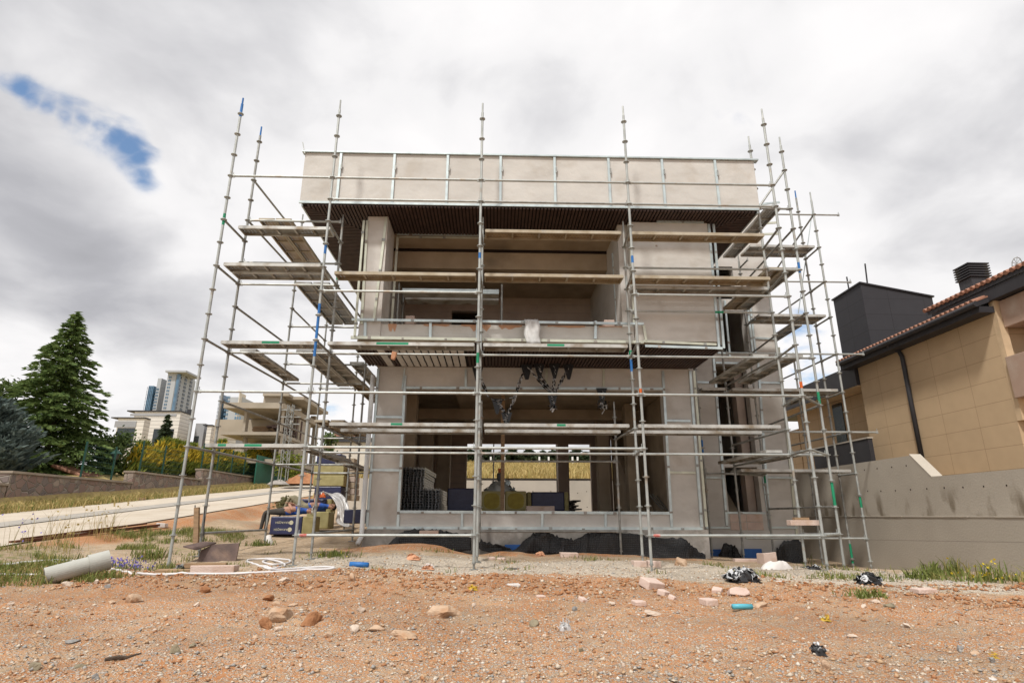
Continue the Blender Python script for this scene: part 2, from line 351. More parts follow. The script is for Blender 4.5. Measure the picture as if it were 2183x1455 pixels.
sc.view_settings.view_transform = 'Standard'; sc.view_settings.look = 'None'; sc.view_settings.exposure = .28; sc.view_settings.gamma = 1

# ------------------------------------------------------------------ ground sheet
def grow(a, b, s, f):
    o = [a]; 
    while o[-1] < b: o.append(o[-1]+s); s *= f
    return o
xs = np.unique(np.round(np.concatenate([-np.array(grow(9, 700, .15, 1.13)), np.arange(-9, 9.41, .06), [9.45, 9.5, 9.53, 9.56, 9.6, 9.64], grow(9.7, 700, .2, 1.2)]), 4))
ys = np.unique(np.round(np.concatenate([-np.array(grow(-1, 200, 1, 1.5))[::-1], np.arange(1, 3, .25), np.arange(3, 13.5, .05), np.arange(13.5, 27.9, .2), [28.0, 28.1, 28.2, 28.3, 28.4], grow(28.6, 1200, .4, 1.12)]), 4))
GX, GY = np.meshgrid(xs, ys); GZ = height(GX, GY)
nx, ny = len(xs), len(ys)
V = np.stack([GX, GY, GZ], -1).reshape(-1, 3)
i = np.arange(nx*ny).reshape(ny, nx)
F = np.stack([i[:-1,:-1], i[:-1,1:], i[1:,1:], i[1:,:-1]], -1).reshape(-1, 4)
gm, N, L, P = nt('soil')
at = N.new('ShaderNodeAttribute'); at.attribute_name = 'zone'
at2 = N.new('ShaderNodeAttribute'); at2.attribute_name = 'zone_plants'
geo = N.new('ShaderNodeNewGeometry'); POS = geo.outputs['Position']
def gn(scale, det=5, off=0):
    n = N.new('ShaderNodeTexNoise'); n.inputs['Scale'].default_value = scale; n.inputs['Detail'].default_value = det; n.inputs['Roughness'].default_value = .62
    mp = N.new('ShaderNodeMapping'); mp.inputs['Location'].default_value = (off, off, 0); L.new(POS, mp.inputs[0]); L.new(mp.outputs[0], n.inputs['Vector']); return n.outputs['Fac']
def gmix(f, a, b):
    n = N.new('ShaderNodeMixRGB')
    if isinstance(f, float): n.inputs[0].default_value = f
    else: L.new(f, n.inputs[0])
    for k, x in ((1, a), (2, b)):
        if isinstance(x, tuple): n.inputs[k].default_value = (*x, 1)
        else: L.new(x, n.inputs[k])
    return n.outputs[0]
def edge(f, lo, hi):
    r = N.new('ShaderNodeMapRange'); r.interpolation_type = 'SMOOTHSTEP'; L.new(f, r.inputs[0]); r.inputs[1].default_value = lo; r.inputs[2].default_value = hi; return r.outputs[0]
sp = N.new('ShaderNodeSeparateColor'); L.new(at.outputs['Color'], sp.inputs[0])
sp2 = N.new('ShaderNodeSeparateColor'); L.new(at2.outputs['Color'], sp2.inputs[0])
nA, nB, nC, nD = gn(1.6, 7), gn(6, 7, 4), gn(42, 8, 9), gn(.7, 4, 2)
tan_ = gmix(edge(nB, .35, .68), (.35,.255,.165), (.45,.35,.245))
orange = gmix(edge(nC, .3, .72), (.345,.152,.066), (.44,.238,.120)); orange = gmix(edge(nA, .44, .70), orange, (.40,.255,.15))
palec = gmix(edge(nC, .3, .7), (.40,.335,.255), (.56,.50,.42))
def msk(w, n, amt=.9, lo=.32, hi=.62):
    return edge(mth2('ADD', w, mth2('MULTIPLY', mth2('SUBTRACT', n, .5), amt)), lo, hi)
def mth2(op, a, b):
    n = N.new('ShaderNodeMath'); n.operation = op
    for k, x in enumerate((a, b)):
        if isinstance(x, (int, float)): n.inputs[k].default_value = x
        else: L.new(x, n.inputs[k])
    return n.outputs[0]
col = gmix(msk(sp.outputs[1], nA, 1.2), tan_, palec)
col = gmix(msk(sp.outputs[0], nB, 1.1), col, orange)
# small stones bedded in the soil
def stones(scale, lo, hi, off, weight):
    vo = N.new('ShaderNodeTexVoronoi'); vo.inputs['Scale'].default_value = scale; L.new(POS, vo.inputs['Vector'])
    dd = edge(vo.outputs['Distance'], .52, .34)
    sv = N.new('ShaderNodeSeparateColor'); L.new(vo.outputs['Color'], sv.inputs[0])
    pick = edge(mth2('ADD', sv.outputs[0], mth2('MULTIPLY', mth2('SUBTRACT', weight, .5), .9)), lo, lo+.03)
    rc = ramp(N, [(0, (.30,.27,.24)), (.3, (.50,.42,.33)), (.55, (.52,.41,.30)), (.8, (.57,.50,.42)), (1, (.36,.34,.33))]); L.new(sv.outputs[1], rc.inputs[0])
    return mth2('MULTIPLY', dd, pick), rc.outputs[0], vo.outputs['Distance']
w1 = mth2('ADD', mth2('MULTIPLY', sp.outputs[2], .75), mth2('MULTIPLY', nD, .45))
m1, c1_, d1 = stones(34, .62, 0, 0, w1); m2, c2_, d2 = stones(75, .50, 0, 0, w1)
col = gmix(m2, col, c2_); col = gmix(m1, col, c1_)
col = gmix(msk(sp2.outputs[0], nB, 1.0), col, gmix(edge(nC, .3, .7), (.13,.15,.045), (.24,.22,.085)))
col = gmix(msk(sp2.outputs[1], nB, .6), col, gmix(edge(nB, .3, .7), (.36,.265,.095), (.47,.37,.16)))
damp = gmix(edge(gn(.55, 5, 13), .38, .62), (.88,.87,.86), (1.08,1.07,1.06)); mm = N.new('ShaderNodeMixRGB'); mm.blend_type = 'MULTIPLY'; mm.inputs[0].default_value = 1; L.new(col, mm.inputs[1]); L.new(damp, mm.inputs[2]); col = mm.outputs[0]
L.new(col, P.inputs['Base Color']); P.inputs['Roughness'].default_value = .95; P.inputs['Specular IOR Level'].default_value = .1
hgt = mth2('ADD', mth2('MULTIPLY', nC, .6), mth2('ADD', mth2('MULTIPLY', m1, .8), mth2('MULTIPLY', m2, .35)))
bp = N.new('ShaderNodeBump'); bp.inputs['Strength'].default_value = .9; bp.inputs['Distance'].default_value = .02; L.new(hgt, bp.inputs['Height']); L.new(bp.outputs[0], P.inputs['Normal'])
ground = tag(np_obj('ground', V, F, gm, smooth=True), kind='structure')
X, Y = V[:,0], V[:,1]
yb = 9.35-.17*np.clip(X, -3, 7)+.3*np.sin(X*1.7)+.25*np.sin(X*.6+1)
org = sstep(.35, -.35, Y-yb)*sstep(-8.6, -7.2, X)*(.62+.35*sstep(6.2, 8.8, Y)*sstep(yb+.3, yb-1.5, Y)) + 1.1*np.exp(-(((X+1.5)/1.9)**2+((Y-12.85)/.55)**2)) + .9*np.exp(-(((X-2)/3.2)**2+((Y-13.0)/.35)**2)) + .85*np.exp(-((X+8.6)/.6)**2)*sstep(8, 14, Y) + .7*np.exp(-(((X+6.2)/1.4)**2+((Y-19)/3)**2))
org = org + .35*np.exp(-((Y-yb+.5)/.6)**2)
pale = sstep(-.2, .5, Y-yb)*sstep(12.4, 11.4, Y)*sstep(-4.6, -2.6, X)*sstep(8.5, 6, X)*.85 + .22*sstep(7.5, 4.5, Y)
stn = np.clip(.35+.35*sstep(8.5, 5, Y)+.3*pale, 0, 1)*sstep(14, 11.5, Y)
grs = .45*np.exp(-(((X+8.2)/1.6)**2+((Y-10.2)/2.6)**2)) + .6*sstep(-14.8, -15.6, X)*.6 + .5*np.exp(-(((X-8.2)/1.4)**2+((Y-9.6)/.9)**2)) + .35*np.exp(-(((X+6.3)/1.2)**2+((Y-13)/1.2)**2))
dry = sstep(28, 28.4, Y)*sstep(-8.9, -8.3, X) + .55*sstep(-14.8, -15.3, X)
cl = np.stack([org, pale, stn, np.ones_like(X)], -1).clip(0, 1).astype(np.float32)
cl2 = np.stack([grs, dry, 0*X, np.ones_like(X)], -1).clip(0, 1).astype(np.float32)
for nm, c in (('zone', cl), ('zone_plants', cl2)):
    a = ground.data.attributes.new(nm, 'FLOAT_COLOR', 'POINT'); a.data.foreach_set('color', c.ravel())
# road: pale concrete lane with a dark strip along it, climbing away from the camera
ROAD = mat('road_surface', (.52,.455,.37), (.46,.395,.315), rough=.9, scale=1.2, bump=.3, bscale=80, dirt=(.40,.32,.23), dscale=.5, dlo=.55, dhi=.8)
STRIP = mat('patched_strip', (.37,.34,.30), (.31,.285,.25), rough=.9, scale=1.5, bump=.3, bscale=80)
def lane(name, x0, x1, dz, m, wob=0):
    yy = list(np.arange(-4, 85, .5)); vs = []
    for k, y in enumerate(yy):
        w = wob*(fbm(np.array([y*.9]), np.array([3.])) [0]-.45)*2
        for x in (x0+w, x1+w*.6): vs.append((x, y, float(roadz(np.array(y)))+dz+.01*math.sin(x)))
    b = MB().add(vs, [(2*k, 2*k+1, 2*k+3, 2*k+2) for k in range(len(yy)-1)])
    return tag(b.build(name, m, smooth=True), kind='structure')
lane('road', -14.9, -9.05, .012, ROAD, .12)
lane('road_strip', -12.65, -11.65, .018, STRIP, .1)

# ------------------------------------------------------------------ scattered gravel, grass (uncountable)
def pebbles(n, gx, gy, smin, smax, name, mats, probs):
    oc = np.array([(1,0,0),(-1,0,0),(0,1,0),(0,-1,0),(0,0,1),(0,0,-1)], float)
    of = np.array([(0,2,4),(2,1,4),(1,3,4),(3,0,4),(2,0,5),(1,2,5),(3,1,5),(0,3,5)])
    s = smin*(smax/smin)**(RNG.rand(n)**2.2)
    an = RNG.rand(n)*6.28; ca, sa = np.cos(an), np.sin(an)
    d = oc[None]*(.65+.6*RNG.rand(n, 6, 1))*np.array([1, .8, .55]) + (RNG.rand(n, 6, 3)-.5)*.5
    d = d*s[:, None, None]
    x = d[..., 0]*ca[:, None]-d[..., 1]*sa[:, None]; y = d[..., 0]*sa[:, None]+d[..., 1]*ca[:, None]
    z = height(gx, gy)+s*.22
    V = np.stack([x+gx[:, None], y+gy[:, None], d[..., 2]+z[:, None]], -1).reshape(-1, 3)
    F = (of[None]+6*np.arange(n)[:, None, None]).reshape(-1, 3)
    mi = np.repeat(RNG.choice(len(mats), n, p=probs), 8)
    return tag(np_obj(name, V, F, mats, mi), kind='stuff')
STM = [mat('stone_ochre', (.48,.33,.20), (.40,.25,.145), scale=20, bump=.4), mat('stone_pale', (.58,.50,.40), (.48,.40,.31), scale=20, bump=.4),
       mat('stone_grey', (.36,.34,.31), (.27,.255,.235), scale=20, bump=.4), mat('stone_white', (.62,.57,.50), (.52,.47,.40), scale=20, bump=.4), mat('stone_orange', (.38,.185,.09), (.30,.14,.065), scale=20, bump=.4)]
n = 30000
r = 3.4+7.6*RNG.rand(n)**1.25; a = (RNG.rand(n)-.5)*1.65+YAW
gx, gy = r*np.sin(a)*1.05, r*np.cos(a)
keep = vnoise(gx*.9, gy*.9, 40)+.25*RNG.rand(n) > .42; gx, gy = gx[keep], gy[keep]
pebbles(len(gx), gx, gy, .005, .026, 'gravel', STM, [.36,.27,.16,.06,.15])
n = 5000
gx = -3.6+11*RNG.rand(n); gy = 8.9+3.2*RNG.rand(n)
pebbles(n, gx, gy, .008, .032, 'gravel', STM, [.1,.42,.16,.30,.02])

CLOD_ = mat('earth_crumb', (.30,.125,.05), (.40,.20,.095), scale=20, bump=.5)
gx = -7+15*RNG.rand(9000); gy = 9.2-.17*np.clip(gx, -3, 7)-1.9*RNG.rand(9000)**1.3+.5; k_ = vnoise(gx*1.4, gy*1.4, 77) > .5; gx, gy = gx[k_], gy[k_]
pebbles(len(gx), gx, gy, .008, .05, 'soil_crumbs', [CLOD_, STM[0], STM[1]], [.72,.16,.12])
gx = -5+10*RNG.rand(5000); gy = 3.6+5*RNG.rand(5000); k_ = vnoise(gx*1.1, gy*1.1, 79) > .58; gx, gy = gx[k_], gy[k_]
pebbles(len(gx), gx, gy, .006, .035, 'soil_crumbs', [CLOD_, STM[0], STM[1]], [.75,.15,.10])
def blades(name, gx, gy, hmin, hmax, mats, probs, lean=.5, w=.006, cl=0, z=None):
    n = len(gx); h = hmin+(hmax-hmin)*RNG.rand(n)**1.4
    an = RNG.rand(n)*6.28; le = lean*RNG.rand(n)*h; pa = RNG.rand(n)*6.28
    z0 = height(gx, gy)-.01 if z is None else z
    bx, by = np.cos(an)*w, np.sin(an)*w
    tx, ty = np.cos(pa)*le, np.sin(pa)*le
    P0 = np.stack([gx-bx, gy-by, z0], -1); P1 = np.stack([gx+bx, gy+by, z0], -1)
    P2 = np.stack([gx+bx*.7+tx*.35, gy+by*.7+ty*.35, z0+h*.6], -1); P3 = np.stack([gx-bx*.7+tx*.35, gy-by*.7+ty*.35, z0+h*.6], -1)
    P4 = np.stack([gx+tx, gy+ty, z0+h*(1-.25*lean)], -1); P5 = P4+np.stack([bx*.2, by*.2, 0*h], -1)
    V = np.stack([P0, P1, P2, P3, P4, P5], 1).reshape(-1, 3)
    o = 6*np.arange(n)[:, None]
    F = np.concatenate([o+np.array([[0,1,2,3]]), o+np.array([[3,2,5,4]])]); mi = RNG.choice(len(mats), n, p=probs); mi = np.concatenate([mi, mi])
    return np_obj(name, V, F, mats, mi)
def clumped(n, x0, x1, y0, y1, thr, s=1.2, seed=60):
    x = x0+(x1-x0)*RNG.rand(n*3); y = y0+(y1-y0)*RNG.rand(n*3)
    k = fbm(x*s, y*s, 3, seed)+.10*RNG.rand(n*3) > thr
    return x[k][:n], y[k][:n]
# dry tall grass on the verge under the stone wall
x, y = clumped(26000, -16.9, -14.75, 13, 60, .40, .5, 61); tag(blades('dry_verge_grass', x, y, .12, .44, [GRASSY, GRASSM, GRASSG], [.45,.40,.15], .8, .014), kind='stuff')
# green grass between road and scaffold
x, y = clumped(11000, -8.9, -5.4, 8.6, 15.5, .56, 1.1, 62); tag(blades('site_grass', x, y, .05, .20, [GRASSG, GRASSM], [.75,.25], .9, .006), kind='stuff')
x, y = clumped(2600, -6.4, 3.5, 9.6, 12.5, .66, 1.6, 63); tag(blades('weeds', x, y, .04, .15, [GRASSG, GRASSM], [.8,.2], 1.2, .006), kind='stuff')
x, y = clumped(2800, 3.0, 9.3, 9.0, 11.6, .62, 1.5, 64); tag(blades('weeds', x, y, .05, .17, [GRASSG, GRASSM], [.8,.2], 1.2, .006), kind='stuff')
# dry meadow behind the far wall
x, y = clumped(26000, -7.5, 12, 28.4, 58, .30, .3, 65); tag(blades('meadow_grass', x, y, .2, .7, [GRASSY, GRASSM], [.8,.2], .8, .03), kind='stuff')
# ------------------------------------------------------------------ the unfinished house
YP, YB, YW, YV, YR = 11.36, 11.8, 13.72, 15.3, 22.7
ZS, ZL = 7.817, 4.845
H = thing('unfinished_house', 'unfinished two storey concrete house with bare plaster panels behind the scaffolding', 'house', (.9, YW, .6))
def part(b, name, m, **k): return b.build(name, m, H, **k)
def panel(x0, x1, y0, y1, z0, z1, holes):
    """wall plate with rectangular holes (x0,x1,z0,z1), as butted boxes"""
    b = MB(); xs = sorted({x0, x1, *[h[0] for h in holes], *[h[1] for h in holes]}); 
    for a, c in zip(xs, xs[1:]):
        cuts = sorted((h[2], h[3]) for h in holes if h[0] <= a+1e-6 and h[1] >= c-1e-6); z = z0
        for (u, v) in cuts:
            if u > z+1e-6: b.box(a, c, y0, y1, z, u)
            z = v
        if z < z1-1e-6: b.box(a, c, y0, y1, z, z1)
    return b
# roof
part(MB().box(-4.30, 5.82, YP, YP+.2, 7.92, 9.14), 'front_parapet', PLASTER, bevel=.008)
part(MB().box(-4.30, -4.1, YP+.2, YR, 7.92, 9.10).box(5.62, 5.82, YP+.2, YR, 7.92, 9.10).box(-4.1, 5.62, YR-.2, YR, 7.92, 9.1), 'side_parapet', PLASTER)
part(MB().box(-4.22, 5.74, YP+.02, YR, 7.87, 7.92).box(-4.08, 5.60, YP+.22, YR-.22, 7.93, 8.1), 'roof_slab', RAWCONC)
b = MB(); x = -4.2
while x < 5.7:                                   # front run: slats run in depth, mitred at the two corners
    dl = max(0, min(1.25, (x+4.22)*1.05)); dr = max(0, min(1.25, (5.74-x)*1.05)); e = 11.36+min(1.27, dl, dr)
    if e > 11.42: b.box(x, x+.05, 11.34, e, ZS, ZS+.025)
    x += .078
y = 11.42
while y < 21.8:
    k = min(1.3, (y-11.34)*.95+.02)
    b.box(-4.22, -4.22+k, y, y+.05, ZS+.001, ZS+.026); b.box(5.74-min(k, .95), 5.74, y, y+.05, ZS+.001, ZS+.026); y += .078
part(b, 'upper_soffit', SLAT)
part(MB().box(-4.215, 5.735, 11.35, 12.64, ZS+.03, ZS+.05).box(-4.215, -2.92, 12.645, 21.9, ZS+.03, ZS+.05).box(4.79, 5.735, 12.645, 21.9, ZS+.03, ZS+.05), 'soffit_backing', DARKGAP)
# upper storey
part(MB().box(-2.90, -2.45, 11.78, 12.66, 5.0, 7.815), 'corner_column', PLASTER2, bevel=.006)
part(MB().box(-2.9, -2.66, 12.66, YR, 5.06, 7.86), 'upper_side_wall', PLASTER2)
part(MB().box(2.97, 4.78, YB, YB+.2, 4.97, 7.79), 'upper_wall_panel', PLASTER, bevel=.006)
part(MB().box(4.785, 4.845, YB+.05, YB+.22, 4.93, 7.80).box(4.55, 4.78, YB+.2, 15.28, 5.06, 7.86).box(2.76, 2.97, YB+.2, 16, 5.06, 7.82), 'upper_return_wall', PLASTER2)
part(MB().box(4.78, 4.795, YB+.01, YB+.05, 4.93, 7.80), 'edge_membrane', BLACK)
part(MB().box(-2.66, 2.76, 12.70, 13.35, 7.785, 7.86).box(-2.66, 2.76, 13.76, 16.3, 7.52, 7.80), 'upper_ceiling', RAWCONC)
part(MB().box(-2.66, 2.76, 13.325, 13.352, 7.715, 7.784), 'joint_gap', DARKGAP)
part(MB().box(-2.66, 2.76, 13.36, 13.75, 7.27, 7.86), 'ceiling_beam', RAWCONC, bevel=.01)
part(panel(-2.66, 2.76, 16.0, 16.2, 5.06, 7.52, [(-1.3, -.42, 5.06, 7.1), (.75, 1.75, 5.95, 6.2)]), 'block_partition', AAC)
part(MB().box(-2.66, 2.76, 18.9, 19.1, 5.06, 7.8), 'rear_partition', AAC)
b = MB()                                        # visible courses of the block partition
for k in range(1, 10): b.box(-2.66, 2.76, 15.996, 16.0, 5.06+.25*k, 5.068+.25*k)
part(b, 'mortar_joints', FOUND)
part(MB().box(-2.93, 4.78, YB+.04, 15.28, 4.90, 5.055).box(-2.66, 4.5, 15.28, 22.4, 4.90, 5.055), 'upper_floor_slab', RAWCONC)
part(MB().box(-2.92, 2.96, YB+.02, YB+.17, 4.985, 5.30), 'balcony_parapet', PLASTER, bevel=.012)
patch = MB()
for (xa, xb_, za, zb) in ((-2.30, -2.12, 5.03, 5.302), (-1.55, -1.0, 5.24, 5.303), (-.75, -.12, 5.14, 5.303), (.05, .55, 5.2, 5.303), (1.1, 1.9, 5.25, 5.304), (2.2, 2.7, 5.27, 5.303)):
    n_ = 7; poly = [(xa+(xb_-xa)*k/n_, YB+.016, zb) for k in range(n_+1)]+[(xb_-(xb_-xa)*k/n_, YB+.016, za+(zb-za)*(.75*random.random()) if 0 < k < n_ else zb-.03) for k in range(n_+1)]
    patch.ext(poly, (0, .01, 0))
part(patch, 'brick_coloured_patches', mat('orange_plaster', (.52,.31,.20), (.46,.26,.16), scale=6))
# lower soffit
b = MB(); xw0, xw1 = AZ(830, 745, ZL).x+.05, AZ(992, 750, ZL).x
x = -3.06; 
while x < 4.82:
    if not (xw0-.02 < x+.025 < xw1) and not (-2.62 < x+.025 < -2.43): b.box(x, x+.05, 11.81, 13.70, ZL, ZL+.025)
    x += .078
left_ = MB(); right_ = MB()
for k in range(0, len(b.v), 8):
    tgt = left_ if b.v[k][0] < xw0-.02 else right_
    if tgt is left_ and b.v[k][0] < -2.6: tgt = edge_ if 'edge_' in globals() else globals().setdefault('edge_', MB())
    tgt.add(b.v[k:k+8], [(0,3,2,1),(4,5,6,7),(0,1,5,4),(1,2,6,5),(2,3,7,6),(3,0,4,7)])
for q_ in (edge_, left_, right_): part(q_, 'lower_soffit', SLAT)
part(MB().box(-3.06, 4.82, 11.805, 13.71, ZL+.028, ZL+.05), 'lower_soffit_backing', DARKGAP)
b = MB(); k = 10; wd = (xw1-xw0)/k
for j in range(k): b.box(xw0+j*wd, xw0+(j+1)*wd-.035, 11.83, 13.69, ZL-.002, ZL+.02)
b.box(-2.60, -2.45, 11.83, 13.69, ZL-.002, ZL+.02)
part(b, 'white_soffit_panels', WPANEL)
# ground storey
part(panel(-2.84, 4.75, YW, YW+.25, 1.105, 4.84, [(-2.15, 4.035, 1.49, 4.30)]), 'front_wall', PLASTER2)
part(MB().box(-2.93, 4.83, YW-.045, YW+.3, .1, 1.10), 'plinth', FOUND)
part(MB().box(-2.84, 4.75, YW+.31, 22.4, .9, 1.30), 'ground_floor_slab', RAWCONC)
part(MB().box(-2.84, -2.6, YW+.26, YR, 1.31, 4.89), 'side_wall', AAC)
part(MB().box(4.5, 4.75, YW+.26, YR, 1.31, 4.89), 'inner_side_wall', RAWCONC)
part(MB().box(-1.08, 4.49, YW+.4, YR, 4.52, 4.885).box(-2.59, -1.1, YW+.4, 15.4, 4.52, 4.885), 'ceiling', RAWCONC)
part(MB().box(-2.59, 4.49, YW+.26, YW+.4, 4.32, 4.89).box(-2.59, 4.49, 17.6, 17.9, 4.2, 4.51), 'lintel_beam', RAWCONC)
zz = lambda y: AY(975, y, YR).z
part(panel(-2.59, 4.49, YR-.01, YR+.24, 1.31, 7.8, [(-1.08, 2.42, 1.45, 4.07), (2.84, 3.69, 1.45, 4.07), (4.36, 4.42, 1.6, 4.25), (AY(966,850,YR).x, AY(984,850,YR).x, zz(859), zz(848)), (AY(997,850,YR).x, AY(1016,850,YR).x, zz(859), zz(848))]), 'rear_wall', AAC)
b = MB()
for k in range(1, 13): b.box(-2.59, -1.09, YR-.016, YR-.012, 1.31+.25*k, 1.322+.25*k)
part(b, 'rear_wall_joints', FOUND)
for (x0, x1, y0, y1) in ((-2.45, -2.1, 15.4, 15.8), (-2.35, -1.95, 18.4, 18.8), (-2.0, -1.55, 20.4, 20.9), (3.25, 3.62, 18.6, 19.0), (3.72, 3.98, 16.5, 16.9)):
    part(MB().box(x0, x1, y0, y1, 1.305, 4.5), 'interior_column', RAWCONC, bevel=.01)
part(MB().ext([(4.0, 16.6, 1.31), (4.0, 20.6, 4.5), (4.0, 20.9, 4.5), (4.0, 17.1, 1.31)], (.48, 0, 0)), 'stair_flight', RAWCONC)
# rear wing
ho = [(5.98, 6.84, 1.47, 2.62), (5.98, 6.86, 2.74, 5.38), (6.2, 6.98, 5.70, 6.95), (6.1, 6.8, 7.3, 8.3)]
wb = MB(); 
xs_ = [(5.0, 5.98), (5.98, 6.1), (6.1, 6.2), (6.2, 6.8), (6.8, 6.84), (6.84, 6.86), (6.86, 6.98), (6.98, 7.76)]
part(panel(5.0, 7.76, YV, YV+.25, .3, 10.15, [h for h in ho]), 'wing_wall', PLASTER3)
part(MB().box(5.0, 5.25, YV+.26, 22, .3, 10.1).box(7.5, 7.75, YV+.26, 22, .3, 10.1).box(5.26, 7.49, 21.8, 22, .3, 10.1).box(5.26, 7.49, YV+.26, 21.79, 9.85, 10.1), 'wing_shell', PLASTER3)
part(MB().box(5.27, 7.48, YV+.27, 21.78, 5.4, 5.66).box(5.27, 7.48, 18, 21.78, 2.6, 2.75).box(5.27, 7.48, YV+.27, 21.78, .6, 1.2), 'wing_floor', RAWCONC)
part(MB().box(6.62, 6.84, YV+.3, YV+.6, 1.21, 5.39).box(5.27, 7.48, 19.2, 19.4, 1.21, 9.8), 'wing_block_partition', AAC)
part(MB().ext([(5.3, 16.2, 1.3), (5.3, 19.1, 3.9), (5.3, 19.1, 4.2), (5.3, 15.9, 1.45)], (1.2, 0, 0)), 'wing_stair_flight', RAWCONC)
b = MB()
for r_ in range(2):
    for c_ in range(2): b.box(5.985+.43*c_+.0, 5.985+.43*c_+.415, YV-.012, YV+.15, 1.06+.2*r_, 1.25+.2*r_)
part(b, 'block_infill', PINK, bevel=.006)
# zinc profiles fixed to the walls, each its own part (picture lines put on the wall's plane)
def prof(x1, y1, x2, y2, Y, w=.052, d=.03, m=PROFILE):
    p, q = AY(x1, y1, Y), AY(x2, y2, Y)
    b = MB().beam(p, q, w, d, up=(0, 1, 0)); t = (q-p); ln = t.length
    for k in range(int(ln/.75) if ln > 1 else 0):
        c = p.lerp(q, (k+.3+.4*random.random())/max(1, int(ln/.75))); s_ = .018+.02*random.random()
        b.box(c.x-s_, c.x+s_, c.y-d/2-.012, c.y-d/2-.001, c.z-.035, c.z+.03*random.random(), 1)
    b.m = b.m
    part(b, 'metal_profile', [random.choice([m, m, m, PROFILE_Y]), random.choice([GALVD, FOUND])])
Y_ = YP-.02
for xm in (722, 838, 953, 1067, 1183, 1299, 1414, 1528):
    X = AY(xm, 385, Y_).x; part(MB().box(X-.026, X+.026, Y_-.015, Y_+.015, 7.93, 9.13).box(X+.02, X+.05, Y_-.03, Y_-.016, 8.72, 8.86, 1), 'metal_profile', [PROFILE, GALVD])
part(MB().box(-4.36, 5.92, YP-.045, YP+.1, 9.145, 9.18), 'parapet_cap', PROFILE)
part(MB().box(-4.30, 5.78, 11.315, 11.35, 7.865, 7.915), 'soffit_trim', PROFILE)
part(MB().box(-4.25, -4.222, 11.35, 21.9, ZS-.012, 7.865).box(5.742, 5.77, 11.35, 21.9, ZS-.012, 7.865), 'soffit_edge_trim', PROFILE)
part(MB().beam((-4.30, YP-.03, 9.1), (-4.37, YP-.04, 9.38), .025, .02), 'bent_strap', GALV)
for a in ((824, 462, 797, 682), (783, 470, 771, 690)): prof(*a, 11.765)
prof(776, 470, 756, 715, 11.70, .045, .035, PROFILE_Y)
for a in ((1343, 476, 1352, 690), (1372, 694, 1378, 728)): prof(*a, YB-.02, m=PROFILE_Y)
for a in ((1511, 478, 1533, 745), (1521, 478, 1543, 742)): prof(*a, YB-.005, .05)
for a in ((1372, 727, 1527, 734), (1400, 472, 1500, 474), (1375, 737, 1540, 742)): prof(*a, YB-.02)
prof(848, 505, 835, 690, 12.60); prof(1306, 540, 1316, 690, 12.60)
prof(846, 499, 1306, 505, 12.64); prof(846, 505, 1306, 511, 12.655, .03)
prof(750, 681, 1372, 690, YB-.09, .05, .04); prof(748, 719, 1372, 729, YB-.06, .06, .04)
for xx in (779, 918, 1018, 1124, 1270): prof(xx, 684, xx-1, 722, YB-.04, .055, .03)
Y_ = YW-.018
for a in ((866, 826, 1415, 828), (851, 1090, 1430, 1093), (783, 1124, 1498, 1126)): prof(*a, Y_, .06)
for a in ((864, 800, 848, 1122), (1413, 790, 1432, 1122), (807, 785, 782, 1122), (1471, 790, 1496, 1122), (1479, 790, 1506, 1122)): prof(*a, Y_-.001, .058)
for xx in (993, 1165, 1287): prof(xx, 786, xx, 824, Y_)
for xx in (985, 1156, 1291): prof(xx, 1094, xx, 1122, Y_)
prof(863, 785, 857, 830, Y_-.02, .03); prof(858, 905, 846, 1000, YW+.03, .04)
for a in ((802, 888, 858, 889), (790, 1001, 851, 1002), (1421, 896, 1472, 897), (1428, 1006, 1483, 1007)): prof(*a, Y_, .052)
Y_ = YV-.018
for a in ((1521, 760, 1550, 1120), (1616, 770, 1641, 1122), (1660, 740, 1700, 1150), (1625, 1000, 1643, 1130)): prof(*a, Y_, .06)
for a in ((1482, 814, 1522, 815), (1489, 913, 1536, 914), (1497, 1017, 1545, 1018), (1526, 773, 1590, 774), (1530, 752, 1604, 753), (1505, 1124, 1556, 1124), (1606, 720, 1652, 722), (1620, 815, 1664, 816), (1627, 1017, 1690, 1018), (1640, 1124, 1700, 1124), (1548, 1092, 1632, 1093)): prof(*a, Y_-.001, .05)
for a in ((1592, 640, 1606, 760), (1598, 640, 1612, 760), (1545, 640, 1556, 760)): prof(*a, Y_-.03, .05)
for a in ((1600, 438, 1662, 431), (1604, 478, 1660, 474), (1606, 500, 1660, 498)): prof(*a, Y_, .06)
# writing of the rain pipe foot at the left corner
part(MB().tube([(-2.93, YW-.1, 4.6), (-2.93, YW-.1, .95), (-2.98, YW-.22, .80)], .055, 10), 'rain_pipe', WHITEP, smooth=True)

